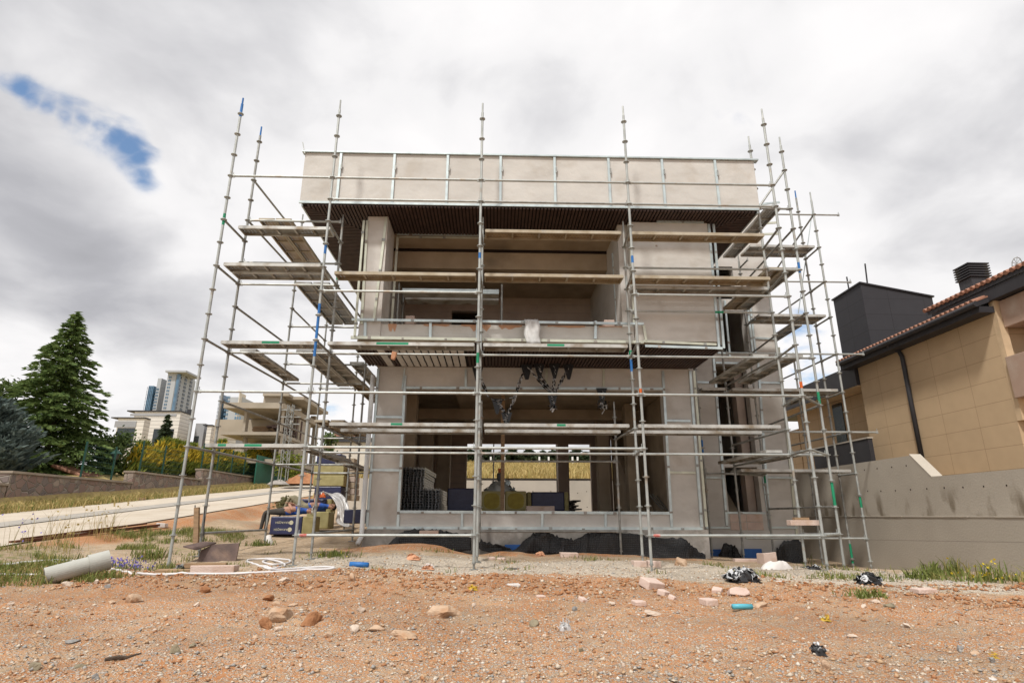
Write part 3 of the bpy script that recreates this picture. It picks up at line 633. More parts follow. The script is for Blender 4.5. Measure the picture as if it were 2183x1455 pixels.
# ------------------------------------------------------------------ things at the foot of the house
def sheet(prof_, Y, name, m, amp=.05, seed=0, th=.02):
    """standing membrane from (x, ytop, ybottom) picture columns at depth Y, folded and with thickness"""
    cols = []
    for (a, b) in zip(prof_, prof_[1:]):
        for k in range(7): t = k/7; cols.append(tuple(a[j]*(1-t)+b[j]*t for j in range(3)))
    cols.append(prof_[-1]); rows = 7; V = []; F = []
    rn = random.Random(seed*7+1)
    for k, (x, yt, yb_) in enumerate(cols):
        yt += rn.gauss(0, 1.6)*(0 if k in (0, len(cols)-1) else 1)
        for r_ in range(rows):
            t = r_/(rows-1); w = amp*(math.sin(k*.5+seed)+.8*math.sin(k*.21+r_*.8+seed)+2.6*(fbm(np.array([k*.33+seed*9]), np.array([r_*.55]), 3, 8)[0]-.45)) * (1-.3*t) - .10*t
            p = AY(x, yt+(yb_-yt)*t, Y+w); V.append(p)
    for k in range(len(cols)-1):
        for r_ in range(rows-1): i0 = k*rows+r_; F.append((i0, i0+1, i0+rows+1, i0+rows))
    base = (V[len(V)//2].x, Y, V[len(V)//2].z)
    o = MB().add(V, F).build(name, m, base=base, smooth=True)
    md = o.modifiers.new('thickness', 'SOLIDIFY'); md.thickness = th
    return o
MEMB, N, L, P = nt('dimpled_membrane')
tcn = N.new('ShaderNodeTexCoord'); vo = N.new('ShaderNodeTexVoronoi'); vo.inputs['Scale'].default_value = 26; vo.inputs['Randomness'].default_value = 0; L.new(tcn.outputs['Object'], vo.inputs[0])
r_ = ramp(N, [(.0, (.075,.075,.078)), (.45, (.014,.014,.015))]); L.new(vo.outputs['Distance'], r_.inputs[0]); L.new(r_.outputs[0], P.inputs['Base Color'])
bp_ = N.new('ShaderNodeBump'); bp_.invert = True; bp_.inputs['Distance'].default_value = .02; L.new(vo.outputs['Distance'], bp_.inputs['Height']); L.new(bp_.outputs[0], P.inputs['Normal']); P.inputs['Roughness'].default_value = .5
tag(sheet([(822,1162,1166),(845,1142,1164),(862,1129,1163),(900,1127,1160),(930,1128,1164),(960,1133,1176),(1004,1139,1172)], 13.42, 'drainage_membrane', MEMB, .03, 1), 'black dimpled membrane standing behind the orange mound left of the middle pole', 'membrane', 'black dimpled membranes along the foot of the house')
tag(sheet([(1012,1148,1166),(1030,1150,1172),(1060,1161,1178),(1098,1172,1182),(1118,1150,1180),(1140,1134,1178),(1160,1133,1179),(1180,1138,1180),(1205,1147,1178)], 13.38, 'drainage_membrane', MEMB, .05, 2.2), 'black dimpled membrane folded down in a V in front of a blue board', 'membrane', 'black dimpled membranes along the foot of the house')
tag(sheet([(1196,1146,1178),(1222,1150,1184),(1248,1138,1188),(1262,1132,1189),(1300,1133,1191),(1360,1139,1193),(1400,1144,1194),(1460,1148,1196),(1478,1164,1193),(1504,1181,1190)], 13.36, 'drainage_membrane', MEMB, .035, 4), 'longest black dimpled membrane, torn along its top, behind the two right poles', 'membrane', 'black dimpled membranes along the foot of the house')
tag(sheet([(1533,1180,1192),(1542,1158,1194),(1558,1158,1195),(1572,1168,1194),(1580,1186,1192)], 14.9, 'drainage_membrane', MEMB, .06, 1), 'short curled black membrane between two blue boards under the rear wing', 'membrane', 'black dimpled membranes along the foot of the house')
tag(sheet([(1655,1168,1204),(1672,1152,1206),(1700,1150,1206),(1716,1160,1204)], 15.15, 'drainage_membrane', MEMB, .04, 3), 'grey black membrane piece on the right end of the rear wing', 'membrane', 'black dimpled membranes along the foot of the house')
def board(px0, px1, py0, py1, Y, lab):
    p, q = AY(px0, py1, Y), AY(px1, py0, Y)
    tag(MB().box(p.x, q.x, Y, Y+.05, p.z-.06, q.z).build('insulation_board', BLUEB, base=(p.x, Y, p.z), bevel=.006), lab, 'insulation board', 'blue boards at the foot of the house')
board(1076, 1122, 1160, 1184, 13.52, 'blue insulation board showing in the V of the folded membrane')
board(1222, 1246, 1166, 1184, 13.48, 'small blue board corner beside the torn membrane')
board(1500, 1543, 1170, 1184, 15.2, 'blue insulation board left of the curled membrane')
board(1584, 1624, 1169, 1184, 15.2, 'blue insulation board right of the curled membrane')
def chunk(name, px, py, wpx, hpx, m, lab, cat, depth=.25, rz=0, group=None, Y=None, tilt=0, bev=.012):
    """a sawn block lying on the ground at a picture point (its lower middle)"""
    p = G(px, py) if Y is None else AY(px, py, Y); s = mpp(p); w, h = wpx*s, hpx*s
    b = MB().box(-w/2, w/2, -depth/2, depth/2, 0, h); vv = []
    for v in b.v:
        j = 1+.06*(random.random()-.5); vv.append((v[0]*j, v[1]*j, v[2]*(1+.25*(random.random()-.5) if v[2] > 0 else 1)))
    b.v = vv; o = b.build(name, m, bevel=bev); o.location = p-Vector((0, 0, .012)); o.rotation_euler = (tilt, tilt*.4, rz); BASE[o.name] = tuple(p)
    return tag(o, lab, cat, group)
chunk('aerated_block', 915, 1139, 40, 10, PINK, 'pale flat block resting on the top edge of the left membrane', 'block', .2, 0, Y=13.40)
chunk('aerated_block', 1362, 1206, 27, 13, PINK, 'pinkish block at the foot of the inner pole, left of its twin', 'block', .2, .1)
chunk('aerated_block', 1394, 1207, 27, 13, PINK, 'pinkish block right behind the fourth front pole', 'block', .2, -.1)
chunk('aerated_block', 1636, 1201, 29, 24, PINK, 'upright pinkish block at the foot of the rear wing', 'block', .3, .1)
chunk('timber_board', 1593, 1196, 58, 7, PINK, 'long thin plank of pale block lying before the blue boards', 'board', .15, .03)
chunk('aerated_block', 1213, 1186, 38, 10, PINK, 'grey white slab lying beside orange rubble before the folded membrane', 'block', .25, 0)
chunk('aerated_block', 1048, 1191, 14, 6, PINK, 'small pale chip at the foot of the membrane right of the middle pole', 'block', .12, .3)
chunk('aerated_block', 1068, 1192, 18, 5, PINK, 'flat pale chip, rightmost of two by the middle pole', 'block', .12, -.2)
# ------------------------------------------------------------------ scaffold
S = thing('scaffolding', 'galvanised tube scaffolding with steel planks wrapped around the unfinished house', 'scaffolding', (0, 10.64, .5))
def LV(k): return 1.071+.5*k
DECKH, N, L, P = nt('perforated_plank')
tcn = N.new('ShaderNodeTexCoord'); vm = N.new('ShaderNodeVectorMath'); vm.operation = 'MODULO'; vm.inputs[1].default_value = (.07, .07, 50)
va = N.new('ShaderNodeVectorMath'); va.operation = 'ADD'; va.inputs[1].default_value = (70, 70, 0); L.new(tcn.outputs['Object'], va.inputs[0]); L.new(va.outputs[0], vm.inputs[0])
sx = N.new('ShaderNodeSeparateXYZ'); L.new(vm.outputs[0], sx.inputs[0])
def _m(op, a, b):
    n = N.new('ShaderNodeMath'); n.operation = op
    for k, x in enumerate((a, b)):
        if isinstance(x, (int, float)): n.inputs[k].default_value = x
        else: L.new(x, n.inputs[k])
    return n.outputs[0]
dx = _m('SUBTRACT', sx.outputs[0], .035); dy = _m('SUBTRACT', sx.outputs[1], .035)
d2 = _m('ADD', _m('MULTIPLY', dx, dx), _m('MULTIPLY', dy, dy)); L.new(_m('GREATER_THAN', d2, .011**2), P.inputs['Alpha'])
nn = N.new('ShaderNodeTexNoise'); nn.inputs['Scale'].default_value = 4; L.new(tcn.outputs['Object'], nn.inputs[0]); rr = ramp(N, [(.35, (.33,.325,.295)), (.65, (.23,.215,.185))]); L.new(nn.outputs['Fac'], rr.inputs[0]); L.new(rr.outputs[0], P.inputs['Base Color'])
P.inputs['Metallic'].default_value = .3; P.inputs['Roughness'].default_value = .6
DECKHB = DECKH.copy(); DECKHB.name = 'perforated_rusty_plank'
for e, c in zip([n for n in DECKHB.node_tree.nodes if n.type == 'VALTORGB'][0].color_ramp.elements, ((.38,.29,.18), (.27,.20,.12))): e.color = (*c, 1)

def standard(x, y, zt, z0=None, zoff=1.071, paint=None, pi=None, m=GALV, dxt=0, spig=True):
    g = hz(x, y) if z0 is None else z0
    b = MB(); b.tube([(x, y, g+.12), (x, y, zt)], .026, 10)
    k = math.ceil((g+.2-zoff)/.5)
    while zoff+.5*k < zt+.02:
        z = zoff+.5*k; b.tube([(x, y, z-.006), (x, y, z+.006)], .062, 12); b.tube([(x, y, z-.03), (x, y, z+.03)], .031, 10); k += 1
    for (za, zb, mi) in paint or []: b.tube([(x, y, za), (x, y, zb)], .0275, 10, mi)
    o = b.build('standard', [m, GREENP, BLUEP, ORANGEP], S, smooth=False)
    if spig: MB().tube([(x, y, zt-.02), (x, y, zt+.02), (x, y, zt+.24)], [.022, .020, .018], 8, 2 if pi else 0).build('spigot', [m, GREENP, BLUEP], S).parent = o
    if z0 is None:
        j = MB().tube([(x, y, g-.02), (x, y, g+.13)], .019, 8); j.box(x-.075, x+.075, y-.075, y+.075, g-.006, g+.006)
        j.tube([(x, y, g+.09), (x, y, g+.12)], .035, 8); j.build('base_jack', GALVD, S).parent = o
    return o
def ledger(p, q, m=None, name='ledger', paint=None, r=.024):
    p = Vector(p); q = Vector(q); t = (q-p).normalized(); b = MB()
    b.tube([p+t*.05, q-t*.05], r, 8)
    for e, s in ((p, 1), (q, -1)):
        c = e+t*s*.055; b.obox(c, t*.028, t.cross(Vector((0,0,1))).normalized()*.016 if abs(t.z) < .9 else Vector((.02,0,0)), Vector((0,0,.03)))
        b.obox(e+t*s*.045+Vector((0,0,.035)), t*.005, t.cross(Vector((0,0,1))).normalized()*.007 if abs(t.z) < .9 else Vector((.02,0,0)), Vector((0,0,.055)))
    for (f0, f1, mi) in paint or []: b.tube([p.lerp(q, f0), p.lerp(q, f1)], r+.0015, 8, mi)
    return b.build(name, [m or random.choice([GALV, GALV, GALVD]), GREENP, BLUEP, mat_red], S)
mat_red = mat('red_tape', (.45,.10,.08), (.55,.35,.32), scale=9, bump=0)
def plank(x0, x1, y0, y1, z, rusty=False, paint=None, pc=1):
    """steel plank: perforated tray with lips, ribs and hooks; lies along its longer side"""
    b = MB(); t = .055; along = (x1-x0) > (y1-y0)
    b.box(x0, x1, y0, y1, z+t-.004, z+t, 1)
    if along:
        b.box(x0, x1, y0-.004, y0, z-.01, z+t+.001).box(x0, x1, y1, y1+.004, z-.01, z+t+.001)
        b.box(x0, x1, y0, y0+.028, z-.012, z-.009).box(x0, x1, y1-.028, y1, z-.012, z-.009)
        for k in range(1, 5): xx = x0+(x1-x0)*k/5; b.box(xx-.018, xx+.018, y0+.001, y1-.001, z+.012, z+t-.006)
        for xx in (x0, x1): b.box(xx-.012, xx+.012, y0+.002, y1-.002, z-.004, z+t-.005)
        for (f0, f1) in paint or []: b.box(x0+(x1-x0)*f0, x0+(x1-x0)*f1, y0-.0065, y0-.004, z+.004, z+t-.006, 2)
    else:
        b.box(x0-.004, x0, y0, y1, z-.01, z+t+.001).box(x1, x1+.004, y0, y1, z-.01, z+t+.001)
        b.box(x0, x0+.028, y0, y1, z-.012, z-.009).box(x1-.028, x1, y0, y1, z-.012, z-.009)
        for k in range(1, 5): yy = y0+(y1-y0)*k/5; b.box(x0+.001, x1-.001, yy-.018, yy+.018, z+.012, z+t-.006)
        for yy in (y0, y1): b.box(x0+.002, x1-.002, yy-.012, yy+.012, z-.004, z+t-.005)
    o = b.build('plank', [DECKB, DECKHB, GREENP] if rusty else [DECK, DECKH, GREENP], S)
    if rusty: o['label'] = 'brownish rusty steel plank'
    elif paint: o['label'] = 'grey steel plank with green paint on its edge'
    return o
FX = [-5.486, -3.409, -.345, 2.715, 5.787]; FY, IY = 10.64, 11.6
GX3 = 17
pt = [[(9.5, 9.82, 2), (6.95, 7.2, 1)], [(4.25, 5.3, 2), (6.35, 6.6, 2)], [(6.3, 6.42, 2), (4.15, 4.35, 1)], [(6.25, 6.4, 2), (3.56, 3.68, 3)], [(3.72, 3.84, 3)]]
for k, x in enumerate(FX): standard(x, FY, LV(17)+.16, paint=pt[k], pi=(k == 0))
standard(-5.46, IY, LV(17)+.16, pi=True, m=GALVD); i2top = AY(728, 470, IY).z
standard(-3.40, IY, i2top-.1, m=GALVD, paint=[(6.2, 6.4, 1)]); standard(-.32, IY, 7.50); standard(2.80, IY, 7.45, paint=[(4.25, 4.5, 2), (4.6, 4.7, 1)])
standard(5.90, IY, LV(17)+.16); standard(6.64, IY, LV(17)+.16, paint=[(6.5, 6.75, 2), (1.6, 2.1, 1), (3.6, 3.85, 1)])
standard(-.32, 13.3, 3.70, m=GALVD); standard(2.75, 13.3, 3.70, m=GALVD)
standard(-5.34, 14.47, AY(651, 460, 14.47).z-.2, m=GALVD); standard(-3.33, 14.5, AY(700, 556, 14.5).z-.2, m=GALVD)
standard(-5.30, 17.4, 7.4, m=GALVD); standard(-4.25, 17.4, 7.2, m=GALVD); standard(-3.25, 17.4, 6.6, m=GALVD)
standard(5.115, 14.37, 5.05, zoff=1.005, m=GALVD, paint=[(2.9, 3.2, 2)]); standard(5.86, 14.37, 5.95, zoff=1.005, m=GALVD)
W3X = AY(1622.7, 955.7, 14.95).x
standard(W3X, 14.95, 8.3, zoff=.92, m=GALVD, paint=[(2.2, 2.5, 1)])
standard(8.77, 14.93, 10.35, zoff=.897, m=GALVD, paint=[(.3, .75, 1)], pi=True); standard(8.75, 14.18, 9.85, zoff=.893, paint=[(1.6, 1.85, 1)])
standard(8.04, 14.96, 5.4, zoff=.916, m=GALVD); standard(8.70, 17.6, 8.4, zoff=.897, m=GALVD)
def row(xs, y, k, bays, **kw):
    for b_ in bays: ledger((xs[b_], y, LV(k)), (xs[b_+1], y, LV(k)), **kw)
row(FX, FY, 0, [1, 3], m=GALV, paint=[(.02, .06, 3)]); row(FX, FY, 3, [1, 2], m=GALV); row(FX, FY, 5, [0, 1, 2, 3], m=GALV); row(FX, FY, 9, [1, 3]); row(FX, FY, 13, [1, 2, 3]); row(FX, FY, 14, [0, 1, 2, 3])
IX = [-5.46, -3.40, -.32, 2.80, 5.90, 6.64]
row(IX, IY, 3, [1, 2, 3, 4]); row(IX, IY, 7, [0, 1, 2, 3, 4]); row(IX, IY, 9, [3], paint=[(.6, .66, 1)]); row(IX, IY, 11, [0, 3, 4]); row(IX, IY, 10, [0]); row(IX, IY, 13, [0]); row(IX, IY, 14, [4]); row(IX, IY, 0, [4])
for k in (0, 3): ledger((-.32, 13.3, LV(k)), (2.75, 13.3, LV(k)), m=GALVD)
for k in (3, 7, 10, 12): ledger((FX[0], FY, LV(k)), (-5.46, IY, LV(k)), GALVD, 'transom'); ledger((FX[1], FY, LV(k)), (-3.40, IY, LV(k)), GALVD, 'transom')
for k in (7, 10, 12): ledger((FX[2], FY, LV(k)), (-.32, IY, LV(k)), GALVD, 'transom'); ledger((FX[3], FY, LV(k)), (2.80, IY, LV(k)), GALVD, 'transom')
for k in (3, 5, 7, 10, 12): ledger((FX[4], FY, LV(k)), (5.90, IY, LV(k)), GALVD, 'transom')
ledger((FX[3], FY, LV(3)), (2.80, IY, LV(3)), GALVD, 'transom')
ledger((-.32, IY, LV(4)), (-.32, 13.3, LV(4)), GALVD, 'transom'); ledger((2.8, IY, LV(4)), (2.75, 13.3, LV(4)), GALVD, 'transom'); ledger((-3.4, IY, LV(4)), (-3.33, 14.5, LV(4)), GALVD, 'transom')
ledger((FX[4], FY, LV(5)), (6.64, IY, LV(5)), GALVD, 'transom'); ledger((FX[4], FY, LV(0)), (6.64, IY, LV(0)), GALV, 'transom'); ledger((FX[4], FY, LV(3)), (6.64, IY, LV(3)), GALV, 'transom')
# left run
for k in (0, 3, 5, 7, 9, 13, 15): ledger((-5.46, IY, LV(k)), (-5.34, 14.47, LV(k)), GALVD)
for k in (3, 7, 10): ledger((-3.40, IY, LV(k)), (-3.33, 14.5, LV(k)), GALVD)
for k in (3, 7, 8, 10): ledger((-5.34, 14.47, LV(k)), (-3.33, 14.5, LV(k)), GALVD)
ledger((-3.40, IY, LV(0)), (-3.33, 14.5, LV(0)), GALVD)
for k in (3, 5, 7, 11): ledger((-5.34, 14.47, LV(k)), (-5.30, 17.4, LV(k)), GALVD)
for k in (7, 9): ledger((-3.33, 14.5, LV(k)), (-3.25, 17.4, LV(k)), GALVD)
for k in (3, 8, 5): ledger((-5.30, 17.4, LV(k)), (-3.25, 17.4, LV(k)), GALVD)
# right run and the bay before the rear wing
ledger((5.90, IY, LV(4)), (5.86, 14.37, LV(4)), GALVD)
for k in (3, 7): ledger((5.90, IY, LV(k)), (5.86, 14.37, LV(k)), GALVD)
for k in (1, 5, 9, 13): ledger((6.64, IY, LV(k)), (W3X, 14.95, LV(k)), GALVD)
ledger((6.64, IY, LV(16)), (5.9, IY, LV(14)), GALVD, 'brace')
for z in (2.39, 4.39): ledger((5.115, 14.37, z), (5.86, 14.37, z), GALVD, 'transom'); 
for z in (.9, 3.39, 5.39, 7.39, 9.39): ledger((5.86 if z < 6 else W3X, 14.20, z), (9.5 if z > 1 else 8.75, 14.18, z), GALV)
for z in (2.39, 4.39, 6.39, 8.39, 5.39, 7.39): ledger((8.75, 14.18, z), (8.77, 14.93, z), GALVD, 'transom')
for z in (2.39, 4.39, 6.39, 8.1): ledger((5.86 if z < 5 else W3X, 14.37, z), (W3X, 14.95, z), GALVD, 'transom')
for z in (3.39, 5.39, 7.39, 9.39): ledger((8.75, 14.18, z), (8.72, 17.6, min(z, 8.5)), GALVD)
p, q = AY(1732, 448, 14.95), AY(1702, 667, 14.95); part_ = MB().tube([p, q], .014, 6).build('brace', PROFILE, S)
# planks
def bay(k, b, ys=((10.72, 11.06), (11.10, 11.44)), rusty=False, paint=None, xs=FX, dz=.05):
    for n_, (y0, y1) in enumerate(ys): plank(xs[b]+.10, xs[b+1]-.10, y0, y1, LV(k)+dz, rusty, paint if n_ == 0 else None)
rear = ((11.08, 11.42),)
bay(3, 0, rear, paint=[(.12, .2), (.38, .55)]); bay(7, 0, rear, paint=[(.42, .6)]); bay(10, 0); bay(12, 0, rear)
bay(7, 1, rear, paint=[(.33, .55)]); bay(7, 2, rear, paint=[(.44, .56)]); bay(10, 1, rear, rusty=True); bay(10, 2, rear, rusty=True); bay(10, 3, rear, rusty=True); bay(12, 2, rear, rusty=True); bay(12, 3, rear, rusty=True)
w2 = ((11.68, 12.02), (12.55, 12.89))
bay(4, 1, w2, xs=IX, paint=[(.42, .5)]); bay(4, 2, w2, xs=IX, paint=[(.5, .56)]); bay(4, 3, w2, xs=IX)
plank(2.9, 5.8, 11.46, 11.76, LV(10)-.02)
for k, xs_ in ((7, (-5.27, -4.12, -3.76)), (10, (-4.30, -3.92)), (3, (-3.80,)), (13, None)):
    if xs_ is None: x0 = AZ(556, 475, LV(13)+.05).x; xs_ = (x0, x0+.37)
    for x in xs_: plank(x, x+.33, 11.68, 14.40, LV(k)+.05, rusty=(k == 13 and x < -4.6))
for k, xs_ in ((8, (-4.75, -4.38, -3.75)), (3, (-3.9,)), (7, (-3.72,)), (5, (-4.5, -4.1))):
    for x in xs_: plank(x, x+.33, 14.58, 17.32, LV(k)+.05, rusty=(k in (7, 5)))
for k, xs_ in ((14, (6.14,)), (11, (5.99, 6.33)), (7, (5.42, 6.16)), (3, (5.45, 6.15))):
    for x in xs_: plank(x, x+.33, 11.70, 14.32, LV(k)+.05, rusty=(k in (11,) and x < 6.2))
for z in (2.39, 4.39, 6.39, 8.39):
    for y in (14.26, 14.60): plank(max(5.98, W3X+.06) if z > 5 else 5.98, 8.68, y, y+.31, z+.05)
for z in (4.39, 6.39, 8.0): plank(8.12, 8.45, 15.05, 17.5, z+.05)
plank(5.2, 5.78, 14.22, 14.52, 4.44)
# work platform standing inside the balcony
B_ = thing('balcony_platform', 'small steel work platform on tubes standing inside the upper balcony', 'work platform', (-1, 13.0, 5.06))
def bp(b, name, m): return b.build(name, m, B_)
p0 = AY(834, 612, 12.6); q0 = AY(1036, 604, 12.75)
zt = 6.38
bp(MB().box(-2.2, .05, 12.75, 13.07, zt, zt+.05), 'plank', DECK); bp(MB().box(-2.2, .05, 13.2, 13.52, zt, zt+.05), 'plank', DECK)
bp(MB().box(-2.2, .05, 12.71, 12.745, zt-.02, zt+.09), 'toe_rail', PROFILE)
for x in (-2.3, .12):
    for y in (12.8, 13.5): bp(MB().tube([(x, y, 5.06), (x, y, zt+.25)], .024, 8), 'leg', GALVD)
    bp(MB().tube([(x, 12.8, zt-.03), (x, 13.5, zt-.03)], .022, 8), 'transom', GALVD)
# ------------------------------------------------------------------ right side: retaining wall and neighbour
m, N, L, P = nt('stained_concrete')
geo = N.new('ShaderNodeNewGeometry'); sx = N.new('ShaderNodeSeparateXYZ'); L.new(geo.outputs['Position'], sx.inputs[0])
def noi(scale, st=(1,1,1), det=6):
    mp = N.new('ShaderNodeMapping'); mp.inputs['Scale'].default_value = st; L.new(geo.outputs['Position'], mp.inputs[0])
    n = N.new('ShaderNodeTexNoise'); n.inputs['Scale'].default_value = scale; n.inputs['Detail'].default_value = det; L.new(mp.outputs[0], n.inputs[0]); return n.outputs['Fac']
r0 = ramp(N, [(.3, (.45,.405,.34)), (.7, (.37,.33,.275))]); L.new(noi(.8), r0.inputs[0])
def MR(x, a, b):
    n = N.new('ShaderNodeMapRange'); n.interpolation_type = 'SMOOTHSTEP'; L.new(x, n.inputs[0]); n.inputs[1].default_value = a; n.inputs[2].default_value = b; return n.outputs[0]
band = _m('MULTIPLY', MR(sx.outputs[2], 2.15, 1.55), MR(sx.outputs[2], 1.385, 1.405))
st_ = _m('MULTIPLY', band, MR(noi(3.0, (1, 1, .4)), .47, .66))
mxs = N.new('ShaderNodeMixRGB'); L.new(st_, mxs.inputs[0]); L.new(r0.outputs[0], mxs.inputs[1]); mxs.inputs[2].default_value = (.19, .155, .11, 1)
low = N.new('ShaderNodeMixRGB'); L.new(_m('MULTIPLY', MR(sx.outputs[2], 1.40, 1.38), .30), low.inputs[0]); L.new(mxs.outputs[0], low.inputs[1]); low.inputs[2].default_value = (.29, .255, .21, 1)
line = N.new('ShaderNodeMixRGB'); dj = _m('ABSOLUTE', _m('SUBTRACT', _m('ADD', sx.outputs[2], _m('MULTIPLY', sx.outputs[1], .028)), 1.26), 0)
L.new(_m('MULTIPLY', MR(dj, .012, .003), .5), line.inputs[0]); L.new(low.outputs[0], line.inputs[1]); line.inputs[2].default_value = (.17, .15, .13, 1)
L.new(line.outputs[0], P.inputs['Base Color']); P.inputs['Roughness'].default_value = .9
bpn = N.new('ShaderNodeBump'); bpn.inputs['Strength'].default_value = .25; bpn.inputs['Distance'].default_value = .02; L.new(noi(25), bpn.inputs['Height']); L.new(bpn.outputs[0], P.inputs['Normal'])
RETW = m
XR = 9.4
T = thing('retaining_wall', 'stained grey concrete retaining wall with a sloped step, below the tan house', 'wall', (XR+.1, 13, .2))
b = MB().ext([(XR, 2.5, -.4), (XR, 28.2, -.4), (XR, 28.2, 2.72), (XR, 13.1, 2.72), (XR, 12.58, 2.22), (XR, 2.5, 2.22)], (.24, 0, 0))
for (px, py) in [(1843,1001),(1870,998),(1901,995),(1932,992),(1850,1046),(1878,1046),(1909,1045),(1941,1043),(1976,1041),(2013,1039),(2053,1038),(2097,1036),(2146,1034)]:
    q = AX(px, py, XR); b.tube([(XR-.004, q.y, q.z), (XR+.02, q.y, q.z)], .017, 8, 1)
b.build('wall_body', [RETW, DARKGAP], T)
MB().ext([(XR-.005, 13.12, 2.725), (XR-.005, 12.57, 2.205), (XR-.005, 12.57, 2.235), (XR-.005, 13.12, 2.755)], (.26, 0, 0)).build('sloped_coping', FARCONC, T)
bb = MB()
for k in range(36): y0 = 4+k*.65; bb.box(XR-.012-.006*random.random(), XR, y0, y0+.64, 1.385+.004*random.random(), 1.40+.012*random.random())
bb.build('mortar_line', FARCONC, T)
def bricks(name, c, mo, w, h, ms=.006, sumxy=True):
    m, N, L, P = nt(name)
    g = N.new('ShaderNodeNewGeometry'); s = N.new('ShaderNodeSeparateXYZ'); L.new(g.outputs['Position'], s.inputs[0])
    a = N.new('ShaderNodeMath'); a.operation = 'ADD'; L.new(s.outputs[0], a.inputs[0]); L.new(s.outputs[1], a.inputs[1])
    cb = N.new('ShaderNodeCombineXYZ'); L.new(a.outputs[0], cb.inputs[0]); L.new(s.outputs[2], cb.inputs[1])
    br = N.new('ShaderNodeTexBrick'); br.offset = 0; br.inputs['Scale'].default_value = 1; br.inputs['Brick Width'].default_value = w; br.inputs['Row Height'].default_value = h; br.inputs['Mortar Size'].default_value = ms
    for k, q in (('Color1', c), ('Color2', tuple(x*.94 for x in c)), ('Mortar', mo)): br.inputs[k].default_value = (*q, 1)
    L.new(cb.outputs[0], br.inputs['Vector'])
    n = N.new('ShaderNodeTexNoise'); n.inputs['Scale'].default_value = 3; n.inputs['Detail'].default_value = 6; L.new(g.outputs['Position'], n.inputs[0])
    r = ramp(N, [(.3, (.95,.95,.95)), (.7, (1.03,1.03,1.03))]); L.new(n.outputs['Fac'], r.inputs[0])
    x = N.new('ShaderNodeMixRGB'); x.blend_type = 'MULTIPLY'; x.inputs[0].default_value = 1; L.new(br.outputs['Color'], x.inputs[1]); L.new(r.outputs[0], x.inputs[2]); L.new(x.outputs[0], P.inputs['Base Color'])
    P.inputs['Roughness'].default_value = .75; P.inputs['Specular IOR Level'].default_value = .2; return m
TANP = bricks('tan_panels', (.53,.39,.245), (.29,.20,.115), 1.02, .47, .0045)
ANTP = bricks('anthracite_panels', (.042,.041,.046), (.028,.027,.03), 1.3, .6, .01)
CREAMP = bricks('cream_boards', (.70,.665,.61), (.36,.34,.31), 50, .30, .02)
XN = 10.8
Hn = thing('neighbour_house', 'tan panelled house with anthracite roof edge and red tiles behind the retaining wall', 'house', (XN, 14, 2.1))
def hp(b, name, m, **k): return b.build(name, m, Hn, **k)
yl, yr = AX(1826, 770, XN).y, AX(2107, 640, XN).y
ze = AX(2090, 648, XN).z
hp(MB().box(XN, XN+5, yr+.02, yl, 1.4, (AX(1805, 765, XN-.35).z+AX(2082, 640, XN-.35).z)/2-.13), 'side_wall', TANP)
hp(MB().box(XN-.006, XN+.16, yr-.12, yr+.015, AX(2140, 902, XN).z, ze+.0), 'end_pier', TANL)
hp(MB().box(XN+.17, XN+5, yr-.02, yr+.015, 1.4, ze-.02), 'end_wall', TANP)
for (px, py, qx, qy) in ((2131, 647, 0, 702), (2152, 765, 0, 851)):
    p, q = AY(px, qy, yr), AY(px, py, yr)
    hp(MB().box(p.x, p.x+3, yr-2.6, yr-.13, p.z, q.z), 'balcony', PINKW, bevel=.01)
p = AX(1805, 765, XN-.35); q = AX(2082, 640, XN-.35); zr = (p.z+q.z)/2
def roofslab(y0, y1, x0, z0, x1, sl, name):
    dz = (x1-x0)*sl
    hp(MB().ext([(x0, y0, z0), (x1, y0, z0+dz), (x1, y0, z0+dz+.14), (x0, y0, z0+.10)], (0, y1-y0, 0)), 'fascia', ANTHR)
    b = MB(); y = y0
    while y < y1-.05:
        b.tube([(x0-.04, y+.1, z0+.125), (x1, y+.1, z0+.125+dz)], .05, 8); y += .15
    b.ext([(x0-.02, y0, z0+.105), (x1, y0, z0+.145+dz-.04), (x1, y0, z0+.19+dz), (x0-.02, y0, z0+.14)], (0, y1-y0, 0))
    hp(b, name, ROOFT)
roofslab(q.y, p.y+.5, XN-.35, zr-.12, 14.6, .36, 'roof')
hp(MB().tube([(XN-.40, q.y-.03, zr-.08), (XN-.40, p.y+.4, zr-.08)], .065, 10), 'gutter', ANTHR)
hp(MB().box(XN-.34, XN+.3, q.y, p.y+.4, zr-.26, zr-.125), 'eave_soffit', ANTHR)
u = AX(2082, 622, XN-.1)
roofslab(yr-3.5, AX(1978, 672, XN-.1).y, XN-.1, u.z-.02, 14.6, .36, 'roof')
hp(MB().box(XN-.08, XN+.3, yr-3.5, AX(1985, 672, XN-.1).y, u.z-.30, u.z-.03), 'fascia', ANTHR)
pts = [AX(1893, 735, XN-.36), AX(1896, 742, XN-.2), AX(1916, 748, XN-.07), AX(1922, 760, XN-.06), AX(1935, 830, XN-.06), AX(1968, 990, XN-.06)]
pts[3].y = pts[4].y = pts[5].y = AX(1925, 770, XN-.06).y
hp(MB().tube(pts, .055, 10), 'downpipe', ANTHR, smooth=True)
